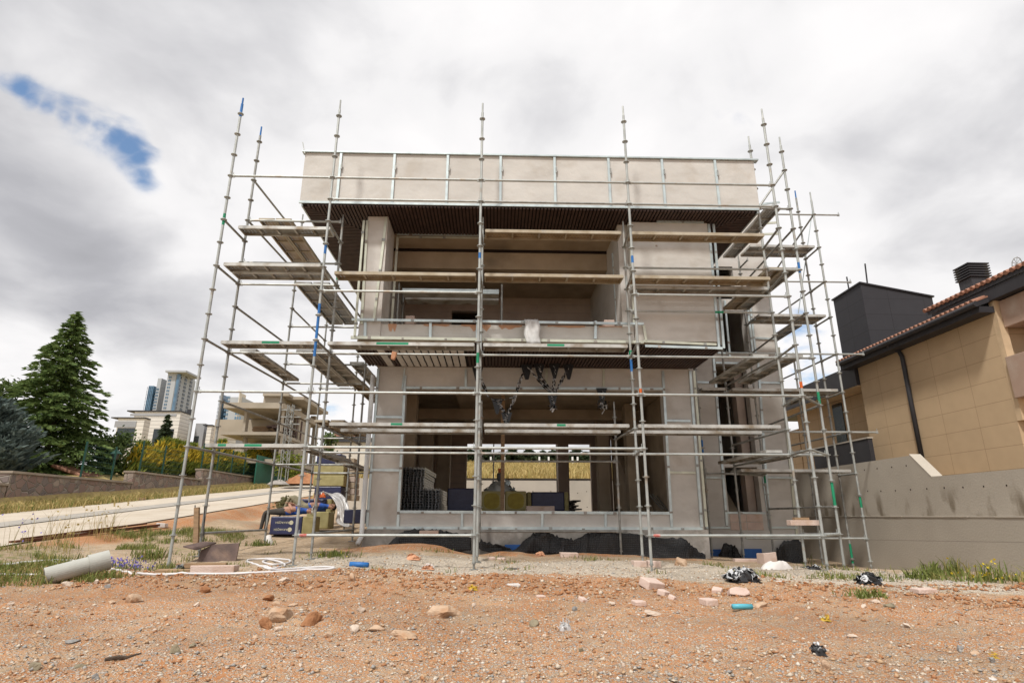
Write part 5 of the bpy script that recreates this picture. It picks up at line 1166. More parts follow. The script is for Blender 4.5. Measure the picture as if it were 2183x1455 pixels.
rock(171, 1422, 28, ROCKG, 'flat olive stone, third from the lower left corner', flat=.4)
rock(202, 1448, 20, ROCKS, 'grey stone at the bottom edge left of centre', flat=.9)
rock(150, 1371, 32, ROCKS, 'flat slate grey stone on the left gravel', flat=.35)
rock(282, 1283, 36, ROCKT, 'rounded tan boulder on the left with a smaller one beside it', flat=.75, sharp=.1)
rock(237, 1286, 18, ROCKT, 'small tan stone left of the rounded tan boulder')
rock(418, 1293, 21, ROCKP, 'pointed pale stone in the orange soil left of the largest rock', flat=.8)
rock(144, 1248, 26, ROCKP, 'pale lumpy stone in front of the concrete pipe', flat=.6)
rock(204, 1243, 12, ROCKP, 'small upright pale stone below the pipe mouth', flat=1.1)
rock(227, 1252, 17, ROCKS, 'grey stone near the pipe mouth')
rock(436, 1262, 34, CLOD, 'orange soil clods behind the pointed pale stone', 'clod', flat=.6)
rock(570, 1279, 30, CLOD, 'dark orange clod behind the largest tan rock', 'clod', flat=.6)
rock(588, 1290, 22, ROCKT, 'tan stone right of the dark orange clod')
rock(622, 1291, 22, ROCKT, 'flat tan stone, farther right behind the largest rock', flat=.35)
rock(607, 1239, 36, ROCKP, 'flat pale stone behind the crest, left of the tan lump', flat=.4)
rock(660, 1256, 18, ROCKT, 'small tan stone on the orange slope below the hose')
rock(751, 1238, 26, ROCKT, 'upright tan lump on the crest in front of the hose end', flat=1.0)
rock(938, 1314, 80, ROCKT, 'long flat tan slab lying alone right of the soil heap', flat=.42, rz=.05)
rock(756, 1345, 30, ROCKP, 'pale stone, left one of a loose row of three before the centre', flat=.6)
rock(801, 1343, 38, ROCKT, 'tan stone, middle one of the loose row before the centre', flat=.45)
rock(857, 1356, 76, ROCKT, 'broad flat orange tan slab half sunk in the gravel', flat=.22, rz=0)
rock(769, 1304, 24, ROCKP, 'rounded pale stone left of the long flat slab', flat=.7)
rock(695, 1358, 27, ROCKT, 'tan stone in front of the soil heap', flat=.6)
rock(1138, 1334, 27, ROCKG, 'brown rock left of the crumpled clear film', flat=.7)
rock(1224, 1301, 16, ROCKS, 'dark brown round stone in the centre of the orange soil', flat=.8)
rock(1305, 1290, 20, ROCKP, 'rounded pale stone left of the small pink blocks', flat=.7)
rock(1239, 1388, 17, ROCKG, 'brown stone alone on the gravel below the clear film')
rock(1393, 1308, 46, ROCKP, 'flat pale stone below the pink block pieces', flat=.25)
rock(1451, 1205, 36, ROCKT, 'brown rock at the foot of the torn membrane', flat=.8)
rock(1763, 1420, 21, ROCKT, 'tan stone in front of the small black foil heap', flat=.9)
rock(1844, 1295, 19, ROCKP, 'pale round stone right of centre behind the olive slab')
rock(1869, 1285, 20, ROCKP, 'white stone behind the flat olive slab')
rock(1897, 1294, 38, ROCKG, 'flat olive slab on the right orange soil', flat=.3)
rock(1937, 1336, 26, ROCKP, 'pale flat stone on the right below the olive slab', flat=.4)
rock(2050, 1385, 24, ROCKS, 'grey stone on the right, above a flat tan one')
rock(2081, 1396, 24, ROCKT, 'flat tan stone on the far right gravel', flat=.4)
rock(2119, 1413, 20, ROCKS, 'round grey stone by the yellow scrap on the right', flat=.8)
rock(1816, 1358, 28, ROCKP, 'flat pale stone between the black foil heap and the right edge', flat=.3)
rock(1620, 1293, 44, ROCKT, 'flat tan slab behind the turquoise tube', flat=.25)
for (px, py, w, m_) in [(80,1350,11,1),(122,1318,12,0),(330,1345,10,1),(470,1400,12,0),(520,1425,14,1),(640,1420,12,1),(730,1400,13,0),(835,1420,15,1),(905,1385,12,0),(985,1350,13,1),(1040,1390,12,1),(1075,1330,11,0),(1161,1358,14,1),(1190,1420,13,0),(1290,1350,12,1),(1330,1420,16,1),(1420,1370,12,0),(1470,1335,13,1),(1530,1400,12,1),(1600,1440,14,0),(1640,1350,12,1),(1700,1320,12,0),(1850,1420,15,1),(1900,1380,12,0),(1980,1430,14,1),(2040,1330,12,1),(2150,1350,13,0),(20,1290,14,1),(360,1300,11,0),(1010,1290,11,1)]:
    rock(px, py, w, [ROCKT, ROCKP][m_], 'small pale stone scattered among many like it on the orange gravel', group='small loose stones scattered over the gravel', flat=.7, name='loose_stone')
# sawn block pieces on the right
chunk('aerated_block', 1388, 1251, 42, 17, PINK, 'broken pale block wedge lying tilted before the fourth pole', 'block', .22, .4, tilt=.25)
chunk('aerated_block', 1414, 1268, 20, 11, PINK, 'small pink shard right below the broken block wedge', 'block', .12, .6, tilt=.2)
chunk('aerated_block', 1431, 1276, 13, 11, PINK, 'tiny pointed pink shard beside the small pink shard', 'block', .08, .9, tilt=.4)
chunk('aerated_block', 1529, 1262, 20, 10, PINK, 'small pink chip left of the big rounded slab', 'block', .14, -.5, tilt=.15)
chunk('aerated_block', 1362, 1288, 24, 11, PINK, 'pink half block on the orange soil left of centre right', 'block', .16, .1)
chunk('aerated_block', 1511, 1288, 28, 15, PINK, 'pink block with a broken corner before the rounded slab', 'block', .18, .15)
chunk('aerated_block', 1572, 1292, 26, 6, PINK, 'thin pink piece behind the turquoise tube', 'block', .1, .1)
chunk('aerated_block', 1970, 1262, 42, 11, PINK, 'long pink block lying by the weeds at the right wall', 'block', .18, .03)
chunk('aerated_block', 1093, 1248, 30, 6, SACK, 'flat white chip on the pale gravel right of the middle pole', 'chip', .12, .2)
chunk('aerated_block', 1153, 1271, 18, 5, PINK, 'small flat pink chip, left one of two in the orange soil', 'chip', .1, .3)
chunk('aerated_block', 1242, 1280, 15, 9, PINK, 'small pink chip, right one of two in the orange soil', 'chip', .1, .5, tilt=.3)
chunk('paper_scrap', 1663, 1238, 18, 3, SACK, 'small white strip lying on the pale gravel below the white sack', 'scrap', .05, .2)
chunk('paper_scrap', 2111, 1446, 17, 5, SACK, 'white chip at the lower right edge', 'scrap', .06, .4)
p = G(1587, 1272); s = mpp(p); b = MB(); pts = [(-23,6),(-20,26),(-4,33),(18,27),(24,14),(21,6),(8,0)]
b.ext([(x*s, .10+y*s*.35, y*s*.55) for x, y in pts], (.02, .16, -.05)); o = b.build('aerated_block', PINK, bevel=.015); o.location = p; tag(o, 'big rounded pinkish slab of broken block leaning in front of the foil heap', 'block')
p = G(1584, 1299); s = mpp(p); o = MB().tube([(-22*s, 0, .03), (0, .01, .03), (22*s, .03, .025)], .028, 10).build('plastic_tube', CYAN, smooth=True); o.location = p; tag(o, 'short turquoise plastic tube on the orange soil', 'tube')
p = G(765, 1208); s = mpp(p); o = MB().tube([(-20*s, 0, .04), (0, .01, .035), (20*s, -.02, .03)], .045, 10).build('plastic_tube', BLUEP, smooth=True); o.location = p; tag(o, 'blue plastic tube lying on the pale gravel left of the middle pole', 'tube')
p = G(255, 1408); s = mpp(p); o = MB().tube([(-28*s, -.02, .012), (-6*s, .01, .02), (10*s, .03, .015), (28*s, .09, .03)], [.012, .016, .012, .005], 7).build('charred_stick', BARK); o.location = p; tag(o, 'dark bent stick on the gravel at the lower left', 'stick')
p = G(1100, 1213); s = mpp(p); o = MB().tube([(-22*s, 0, .01), (20*s, .02, .012)], .012, 6).build('steel_bar', WIRE); o.location = p; tag(o, 'short dark bar on the ground beside the middle pole foot', 'bar')

# ------------------------------------------------------------------ crumpled plastic
def crumple(name, px, py, wpx, hpx, mats, lab, cat, n=34, seed=1, depth=.6, core=.72, soft=False, group=None, lift=.02):
    """heap of crushed sheet: many folded strips piled over a low core"""
    p = G(px, py); s = mpp(p); w, h = wpx*s/2, hpx*s; rn = random.Random(seed); b = MB()
    b2 = 24 if soft else 12; V = []; F = []
    for i_ in range(b2+1):
        for j_ in range(b2+1):
            u, v = i_/b2*2-1, j_/b2*2-1; q = max(0, 1-(u*u+v*v)**1.1)
            V.append((u*w*.8, v*w*depth*.8, h*core*q**.6*((.45+1.1*fbm(np.array([u*2.2+seed]), np.array([v*2.2]), 3, seed)[0]) if soft else (.6+.7*rn.random()))-.02))
    for i_ in range(b2):
        for j_ in range(b2): k = i_*(b2+1)+j_; F.append((k, k+b2+1, k+b2+2, k+1))
    b.add(V, F, 0)
    for k in range(n):
        a = rn.random()*6.28; r_ = math.sqrt(rn.random()); c = Vector((math.cos(a)*r_*w*.85, math.sin(a)*r_*w*depth*.85, h*(.95*(1-r_*r_)*rn.random()+.05)))
        d = Vector((rn.gauss(0,1), rn.gauss(0,.6), rn.gauss(0,.5))).normalized(); e = d.cross(Vector((rn.gauss(0,1), rn.gauss(0,1), rn.gauss(0,1)))).normalized()
        l = w*(.25+.4*rn.random()); wd = w*(.10+.17*rn.random()); pts = []
        for t in range(5):
            o_ = c+d*l*(t/4-.5)+Vector((0, 0, h*.18*math.sin(t*2.1+k)))+e*wd*.8*math.sin(t*1.7+k*2)
            pts += [o_+e*wd, o_-e*wd+Vector((0, 0, wd*.5*rn.gauss(0,1)))]
        pts = [Vector((max(-w, min(w, q.x)), q.y, max(.004, min(h*(.25+.75*max(0, 1-((q.x/w)**2+(q.y/(w*depth))**2))), q.z)))) for q in pts]
        b.add(pts, [(2*t, 2*t+1, 2*t+3, 2*t+2) for t in range(4)], rn.randrange(len(mats)))
    o = b.build(name, mats, smooth=True); o.modifiers.new('s', 'SUBSURF').render_levels = 2; md = o.modifiers.new('t', 'SOLIDIFY'); md.thickness = .004; o.location = p+Vector((0, w*depth*.3, lift)); return tag(o, lab, cat, group)
crumple('foil_heap', 1587, 1240, 86, 29, [FOILB, FOILW, FOILB, FOILW], 'big crumpled heap of black and white foil behind the rounded slab', 'foil heap', 60, 3)
crumple('foil_heap', 1856, 1243, 64, 20, [FOILB, FOILB, FOILW], 'flat black and white foil heap before the right wall', 'foil heap', 40, 5)
crumple('foil_heap', 1748, 1397, 38, 28, [FOILB, FOILW, FOILB], 'small black foil heap alone on the gravel at the right', 'foil heap', 26, 8)
crumple('foil_scrap', 1737, 1213, 36, 9, [FOILB, FOILW, SACK], 'scraps of foil at the foot of the right corner poles', 'foil scrap', 16, 12)
crumple('white_sack', 1660, 1214, 88, 20, [SACK, SACK, SACK], 'slack white woven sack lying on the gravel before the rear wing', 'sack', 0, 14, .45, core=.85, soft=True)
crumple('clear_film', 1206, 1344, 34, 22, [FILM], 'crumpled clear plastic film on the gravel near the centre', 'plastic film', 12, 16)
crumple('yellow_scrap', 1008, 1257, 26, 10, [YELL], 'yellow torn scrap on the crest left of the middle pole', 'scrap', 9, 18)
crumple('yellow_scrap', 1761, 1325, 26, 10, [YELL, PAPER], 'yellow peel like scraps above the small foil heap', 'scrap', 9, 19)
crumple('yellow_scrap', 2121, 1402, 22, 6, [YELL], 'yellow scrap beside a grey stone at the right', 'scrap', 8, 20)
PEACH = mat('peach_rag', (.60,.33,.20), (.52,.26,.15), scale=6, bump=.3)
crumple('peach_rag', 880, 1193, 40, 12, [PEACH], 'peach coloured rag on the gravel before the orange mound', 'rag', 12, 22)
crumple('peach_rag', 912, 1213, 34, 10, [PEACH, SACK], 'torn peach and white scrap left of the middle pole foot', 'rag', 10, 23)
crumple('rubble_lump', 1152, 1184, 26, 12, [PEACH], 'small orange rubble lump at the folded membrane', 'rubble', 6, 24)

# ------------------------------------------------------------------ left foreground things
a = G(92, 1243)+Vector((0, 0, .06)); e = G(194, 1236)
T = thing('concrete_pipe', 'pale grey concrete pipe with a socket end lying in the grass on the left', 'pipe', tuple(a))
A_ = Vector((a.x, a.y, a.z+.03)); B2 = Vector((e.x-.02, e.y+.15, e.z+.23)); d = (B2-A_).normalized(); r_ = .128
def ringtube(p, q, ro, ri, n=28):
    b = MB(); t = (q-p).normalized(); u = t.cross(Vector((0,0,1))).normalized(); v = u.cross(t); V = []
    for c, rr_ in ((p, ro), (q, ro), (q, ri), (p, ri)):
        for k in range(n): an = 6.2832*k/n; V.append(c+u*math.cos(an)*rr_+v*math.sin(an)*rr_)
    F = [(r2*n+k, r2*n+(k+1) % n, ((r2+1) % 4)*n+(k+1) % n, ((r2+1) % 4)*n+k) for r2 in range(4) for k in range(n)]
    return b.add(V, F)
ringtube(A_, B2, r_*.92, r_*.72).build('barrel', PIPEC, T, smooth=False); ringtube(B2-d*.13, B2+d*.12, r_*1.08, r_*.93).build('socket', PIPEC, T)
def hose(name, lab, pl, r=.017, m=HOSE, cat='hose', lift=.012):
    pts = [G(x, y)+Vector((0, 0, lift)) for x, y in pl]; out = []
    for k in range(len(pts)-1):
        p0, p1, p2, p3 = pts[max(k-1, 0)], pts[k], pts[k+1], pts[min(k+2, len(pts)-1)]
        for j in range(6):
            t = j/6; out.append(.5*((2*p1)+(p2-p0)*t+(2*p0-5*p1+4*p2-p3)*t*t+(3*p1-p0-3*p2+p3)*t**3))
    out.append(pts[-1])
    for q in out: q.z = max(q.z, hz(q.x, q.y)+lift)
    return tag(MB().tube(out, r, 8).build(name, m, smooth=True, base=tuple(out[0])), lab, cat)
hose('water_hose', 'white hose looping over the grass behind the concrete pipe', [(-30,1208),(30,1203),(80,1198),(105,1195),(120,1203),(118,1213),(100,1222),(78,1226),(30,1226),(-30,1225)])
hose('water_hose', 'white hose running from the pipe towards the front pole', [(-30,1212),(40,1203),(100,1196),(140,1196),(172,1203),(200,1209),(240,1214),(262,1220),(283,1226)])
hose('water_hose', 'long white hose lying along the crest and coiled beside the pink block', [(293,1223),(330,1226),(400,1224),(480,1224),(560,1221),(640,1217),(700,1214),(712,1211),(690,1209),(640,1212),(590,1215),(566,1212),(540,1203),(525,1198),(545,1193),(590,1192),(618,1196),(610,1202),(580,1204),(560,1198),(575,1194),(600,1200),(606,1208),(580,1213),(555,1207)])
chunk('pink_beam', 457, 1219, 90, 15, PINK, 'long pinkish sawn block lying beside the rusty sheet', 'block', .22, .08)
T = thing('rusty_formwork', 'rusty brown formwork panel with a folded top leaning by the front pole', 'panel', tuple(G(446, 1203)))
p0 = G(408, 1206); s = mpp(p0); z0 = p0.z; y0 = p0.y+.15
MB().ext([(p0.x, y0, z0-.03), (p0.x+78*s, y0+.12, z0), (p0.x+77*s, y0+.2, z0+44*s), (p0.x+20*s, y0+.17, z0+41*s), (p0.x+1*s, y0+.1, z0+30*s)], (.0, .03, .005)).build('sheet', RUST, T)
MB().ext([(p0.x-30*s, y0-.05, z0+37*s), (p0.x+2*s, y0-.10, z0+31*s), (p0.x+24*s, y0+.25, z0+43*s), (p0.x-6*s, y0+.28, z0+45*s)], (0, 0, .022)).build('top_flap', RUST, T)
def upright(name, lab, cat, px, py0, py1, Y, w, m, dx=0, d=None):
    p, q = AY(px, py1, Y), AY(px+dx, py0, Y); return tag(MB().beam(p, q, w, d or w, up=(0,1,0)).build(name, m, base=tuple(p)), lab, cat)
upright('timber_post', 'weathered timber stake standing beside the left inner pole', 'post', 418, 1081, 1163, 11.35, .085, WOOD, 2, .06)
upright('steel_rod', 'thin dark rod left of the weathered timber stake', 'rod', 413, 1076, 1160, 11.4, .014, WIRE, 3)
upright('steel_rod', 'thin dark rod between the timber stake and the left inner pole', 'rod', 434, 1080, 1164, 11.4, .014, WIRE, 2)
chunk('timber_offcut', 372, 1218, 70, 7, WOOD, 'flat timber offcut under the foot of the front pole', 'timber', .2, .15)
chunk('timber_offcut', 430, 1208, 100, 9, WOOD, 'timber board on the ground behind the pink block', 'timber', .12, .12)
crumple('foil_scrap', 383, 1217, 28, 18, [FOILB, GALV], 'black foil scrap at the foot of the left front pole', 'foil scrap', 8, 31, .5)
chunk('white_stone', 345, 1123, 18, 9, SACK, 'white lump on the grass behind the left front pole', 'stone', .25, .2)
p = AY(562, 1158, 14.2); T = thing('foot_rag', 'grey white rag pulled over the foot of the second left pole', 'rag', (p.x, 14.3, p.z))
MB().tube([(p.x+.02, 14.4, p.z+.16), (p.x+.05, 14.36, p.z+.06), (p.x+.16, 14.3, p.z-.03)], [.06, .075, .05], 10).build('rag', SACK, T, smooth=True)
# rusty rails beside the road
a, c = G(20, 1160), G(345, 1122)
tag(MB().beam(a+Vector((0,0,.04)), c+Vector((0,0,.04)), .05, .05).beam(a+Vector((.09,0,.045)), c+Vector((.09,-.3,.045)), .05, .05).beam(a+Vector((.05,.2,.09)), c+Vector((.04,-.8,.09)), .05, .04).build('steel_rails', mat('rusted_rail', (.17,.075,.045), (.12,.05,.03), scale=8, bump=.3), base=tuple(a)), 'long rusted steel lengths bundled along the edge of the road', 'rails')
chunk('pallet_scrap', 278, 1066, 60, 6, WOOD, 'broken pallet boards in the dry grass beside the road', 'pallet', .9, .3, Y=None)
# taller grasses and flowers
def tuft(name, lab, px, py, n, r_, h0, h1, mats, probs, lean, w, flower=None, nf=0, fs=.02, cat='plant', group=None):
    p = G(px, py); gx = p.x+RNG.randn(n)*r_; gy = p.y+RNG.randn(n)*r_*.7; T = thing(name, lab, cat, tuple(p), group)
    o = blades('leaves', gx, gy, h0, h1, mats, probs, lean, w); mw = o.data
    b_ = np.array(p); n3 = len(mw.vertices); co = np.zeros(n3*3, np.float32); mw.vertices.foreach_get('co', co); co = co.reshape(-1, 3)-b_; mw.vertices.foreach_set('co', co.ravel().astype(np.float32)); o.parent = T
    if flower:
        i_ = RNG.randint(0, n, nf); tips = co.reshape(n, 6, 3)[i_, 4]+b_
        V, F = kites(tips+RNG.randn(nf, 3)*.02, RNG.randn(nf, 3), fs, fs*.5); np_obj('blossoms', V, F, flower, parent=T)
    return T
tuft('tall_grass', 'tall thin seeding grass in front of the road, nearer the pipe', 115, 1172, 60, .20, .35, .95, [GRASSM, GRASSY], [.5,.5], .5, .004, GRASSY, 34, .05)
tuft('tall_grass', 'tall thin seeding grass before the road, right one of two clumps', 222, 1150, 55, .18, .35, .95, [GRASSM, GRASSY], [.6,.4], .6, .004, GRASSY, 34, .05)
tuft('chicory_plant', 'leggy plant with scattered small blue flowers at the left edge', 22, 1180, 24, .25, .35, .75, [GRASSM], [1], .5, .004, FLOWB, 26, .035)
tuft('blue_flowers', 'low patch of blue violet flowers right of the pipe mouth', 268, 1212, 160, .22, .06, .20, [GRASSG], [1], .8, .006, FLOWB, 170, .035)
tuft('weed_clump', 'spiky green weed clump behind the left front pole', 318, 1190, 160, .16, .10, .32, [GRASSG, GRASSM], [.8,.2], 1.2, .009)
tuft('weed_clump', 'green weed tuft by the second left pole', 550, 1163, 130, .15, .08, .24, [GRASSG], [1], 1.0, .009)
tuft('weed_clump', 'green weed patch with yellow dots on the pale gravel', 708, 1186, 200, .22, .05, .20, [GRASSG], [1], 1.0, .009, FLOWY, 14, .03)
tuft('weed_clump', 'bright grass tuft by the retaining wall, left of the yellow flowers', 1960, 1232, 170, .12, .08, .26, [GRASSG], [1], 1.1, .009)
tuft('weed_clump', 'leafy weed standing against the retaining wall', 1990, 1226, 120, .08, .10, .32, [GRASSG], [1], .6, .012)
tuft('weed_clump', 'thin upright weed against the wall between the leafy weed and yellow flowers', 2035, 1228, 90, .07, .15, .42, [GRASSG, GRASSM], [.7,.3], .5, .012)
tuft('yellow_flower_plant', 'wide weed with yellow flowers at the foot of the retaining wall', 2118, 1238, 230, .26, .08, .40, [GRASSG, GRASSM], [.75,.25], .8, .010, FLOWY, 40, .04)
tuft('weed_clump', 'low green weed in the orange soil right of the foil heap', 1850, 1272, 160, .13, .05, .16, [GRASSG], [1], 1.1, .009)
tuft('weed_clump', 'weeds growing behind the upright block at the rear wing', 1680, 1196, 260, .25, .08, .40, [GRASSG, LDARK], [.6,.4], .8, .010)
p = AY(615, 1085, 17.5); p = AY(606, 1092, 18.2); broad('thorn_bush', 'grey green scrubby bush at the roadside behind the sleeping men', p.x, 18.2, .42, .30, LOLIVE, n=900, z0=p.z-.05, cat='bush', ls=.09, ws=.03, low=.1)

# ------------------------------------------------------------------ insulation packs and the two sleeping men
def pack(lab, px0, px1, py0, py1, Y, depth, m=NAVY, ends=None, text=None, group=None, split=None, film=False):
    p, q = AY(px0, py1, Y), AY(px1, py0, Y); T = thing('insulation_pack', lab, 'insulation pack', ((p.x+q.x)/2, Y, p.z), group)
    xs_ = [(p.x, q.x, m)]
    if split: xm = p.x+(q.x-p.x)*split; xs_ = [(p.x, xm, m), (xm+.002, q.x, WOOL)]
    if ends: e_ = (q.x-p.x)*ends; xs_ = [(p.x, p.x+e_, WOOL), (p.x+e_+.002, q.x-e_-.002, m), (q.x-e_, q.x, WOOL)]
    for (a_, b_, mm) in xs_: MB().box(a_, b_, Y, Y+depth, p.z, q.z).build('foil_wrap' if mm is NAVY else 'wool_batts', mm, T, bevel=.03)
    if text:
        zc = p.z; h = q.z-p.z; w = q.x-p.x
        for (fx, fz) in text:
            cu = bpy.data.curves.new('lettering', 'FONT'); cu.body = 'RAVAQSH'; cu.size = h*.17; cu.extrude = .001
            tmp = bpy.data.objects.new('tmp', cu); COL.objects.link(tmp); me = bpy.data.meshes.new_from_object(tmp.evaluated_get(bpy.context.evaluated_depsgraph_get())); bpy.data.objects.remove(tmp)
            me.materials.clear(); me.materials.append(PAPER); o = bpy.data.objects.new('lettering', me); COL.objects.link(o); o.parent = T
            o.location = (p.x+w*fx-(p.x+q.x)/2, -.004, h*fz); o.rotation_euler = (R(90), R(180), 0)
            MB().ext([(p.x+w*(fx+.05)+.055*math.cos(k*.785), Y-.006, p.z+h*(fz-.06)+.055*math.sin(k*.785)) for k in range(8)], (0, .005, 0)).build('emblem', PAPER, T)
    return T
YB1 = 15.6
pack('navy insulation pack with upside down lettering under the man in the white cap', 573, 669, 1100, 1139, YB1, .62, split=.74, text=[(.44, .72), (.42, .34)], group='insulation packs outside the house')
pack('wrapped beige wool pack under the second man, behind the white cap', 650, 702, 1090, 1127, 16.7, .6, m=WOOL, group='insulation packs outside the house')
pack('navy pack with beige ends standing behind the second man', 622, 708, 1063, 1095, 17.6, .5, ends=.14, group='insulation packs outside the house')
pack('navy pack on the ground against the house corner', 731, 781, 1085, 1115, 16.2, .6, group='insulation packs outside the house')
lay = [(672, 728, 1048, 1070, NAVY, 'bottom navy layer of the tall wrapped pack stack', None), (670, 738, 1033, 1047.6, WOOL, 'thin beige layer second from the bottom of the tall stack', None), (672, 732, 1014, 1032.6, WOOL, 'beige layer in the middle of the tall wrapped stack', None), (670, 736, 991, 1013.6, WOOL, 'upper beige layer of the tall wrapped stack', None), (674, 728, 962, 990.6, NAVY, 'top navy layer of the tall wrapped stack', None)]
lay = [(668, 728, 1036, 1066, NAVY, 'bottom navy layer of the tall wrapped pack stack'), (666, 734, 1012, 1035.6, WOOL, 'lower beige layer of the tall wrapped stack'), (668, 734, 989, 1011.6, WOOL, 'upper beige layer of the tall wrapped stack'), (674, 728, 966, 988.6, NAVY, 'top navy layer of the tall wrapped stack')]
for (x0, x1_, y0, y1_, mm, lb) in lay: pack(lb, x0, x1_, y0, y1_, 19.2, .7, m=mm, group='insulation packs outside the house')
pz = AY(752, 1068, 19.4); 
T = thing('block_pallet', 'tall narrow stack of wrapped grey blocks right of the pack stack', 'pallet', (AY(750, 1060, 19.6).x, 19.6, pz.z))
for k in range(7):
    p, q = AY(739, 1066-k*13, 19.6), AY(757, 1066-(k+1)*13+1.2, 19.6); MB().box(p.x+.02*random.random(), q.x-.02*random.random(), 19.6, 20.3, p.z, q.z).build('block', [RAWCONC, AAC][k % 2], T, bevel=.01)
# draped film
pl = [(690, 1053), (704, 1048), (720, 1056), (732, 1075), (731, 1095), (727, 1110), (738, 1120), (756, 1124)]; V = []; F = []
for k, (x, y) in enumerate(pl):
    for j in range(7): q = AY(x+(j-3)*4.2+1.5*math.sin(k*2+j), y+(j-3)*1.3*math.cos(k)+random.gauss(0,1.5), 17.75-.13*k+random.gauss(0,.07)); V.append(q)
for k in range(len(pl)-1):
    for j in range(6): F.append((k*7+j, k*7+j+1, k*7+j+8, k*7+j+7))
o = MB().add(V, F).build('plastic_film', FILM, base=tuple(AY(722, 1110, 16.8)), smooth=True); o.modifiers.new('s', 'SUBSURF').levels = 1; md = o.modifiers.new('t', 'SOLIDIFY'); md.thickness = .01
tag(o, 'clear plastic film draped from the navy packs down to the ground', 'plastic film')
crumple('orange_bag', 700, 1052, 10, 8, [ORANGEP, SACK], 'small orange and white bag lying on the pack under the film', 'bag', 6, 41)
bpy.data.objects['orange_bag'].location = AY(688, 1058, 17.5)

def person(lab, org, scale, joints, edges, clothes, name='person', flip=1):
    """one skinned body grown over a joint skeleton; joints: name -> (x, y, z, r)"""
    names = list(joints); me = bpy.data.meshes.new(name)
    me.from_pydata([Vector(joints[n][:3])*scale for n in names], [(names.index(a), names.index(b)) for a, b in edges], [])
    o = bpy.data.objects.new(name, me); COL.objects.link(o)
    sk = o.modifiers.new('skin', 'SKIN'); sk.use_smooth_shade = True; ss = o.modifiers.new('sub', 'SUBSURF'); ss.levels = ss.render_levels = 2
    for i_, n in enumerate(names):
        v = me.skin_vertices[0].data[i_]; r_ = joints[n][3]*scale; v.radius = (r_, r_*(joints[n][4] if len(joints[n]) > 4 else 1)); v.use_root = n == 'pelvis'
    dg = bpy.context.evaluated_depsgraph_get(); new = bpy.data.meshes.new_from_object(o.evaluated_get(dg)); o.modifiers.clear(); o.data = new; new.materials.clear()
    for m_ in clothes[0]: new.materials.append(m_)
    for f in new.polygons:
        f.use_smooth = True; c = f.center/scale; best = min(((Vector(joints[a][:3]).lerp(Vector(joints[b][:3]), t)-c).length, a, b, t) for a, b in edges for t in (0, .25, .5, .75, 1))
        f.material_index = clothes[1](best[1], best[2], best[3])
    o.location = org; tag(o, lab, 'person'); BASE[o.name] = tuple(org); return o
E_ = [('pelvis','belly'),('belly','chest'),('chest','neck'),('neck','head'),('head','crown'),('chest','shR'),('shR','elR'),('elR','wrR'),('wrR','haR'),('chest','shL'),('shL','elL'),('elL','wrL'),('wrL','haL'),('pelvis','hipR'),('hipR','knR'),('knR','anR'),('anR','toR'),('pelvis','hipL'),('hipL','knL'),('knL','anL'),('anL','toL')]
def J(knee_up, lower, arm):
    j = {'pelvis': (0,0,.12,.135,.85), 'belly': (.22,0,.145,.15,.9), 'chest': (.42,0,.14,.145,.8), 'neck': (.60,0,.13,.055), 'head': (.70,0,.135,.085), 'crown': (.80,0,.125,.075),
         'shR': (.50,-.17,.12,.06), 'shL': (.50,.17,.12,.06), 'hipR': (-.06,-.10,.11,.095), 'hipL': (-.06,.10,.11,.095)}
    j['knR'] = (-.44,-.11,.10+knee_up,.062); j['anR'] = (-.84 if lower is None else lower[0],-.12,.07 if lower is None else lower[1],.042); j['toR'] = (j['anR'][0]-.06,-.14,j['anR'][2]+(.16 if lower is None else -.02),.03)
    j['knL'] = (-.43,.11,.11+knee_up*1.05,.062); j['anL'] = (-.83 if lower is None else lower[0]+.03,.12,.07 if lower is None else lower[1],.042); j['toL'] = (j['anL'][0]-.06,.14,j['anL'][2]+(.16 if lower is None else -.02),.03)
    j.update(arm); return j
def cl(ar):
    def f(a, b, t):
        if a in ('neck', 'head') or b == 'head' and t > .2: return 0
        if b in ('elR', 'elL'): return 1 if t < .6 else 0
        if b in ('wrR', 'haR', 'wrL', 'haL'): return 0
        if a in ('pelvis',) and b == 'belly': return 1 if t > .2 else 2
        if b in ('knR', 'knL', 'anR', 'anL', 'hipR', 'hipL'): return 2
        if b in ('toR', 'toL'): return 3
        return 1
    return f
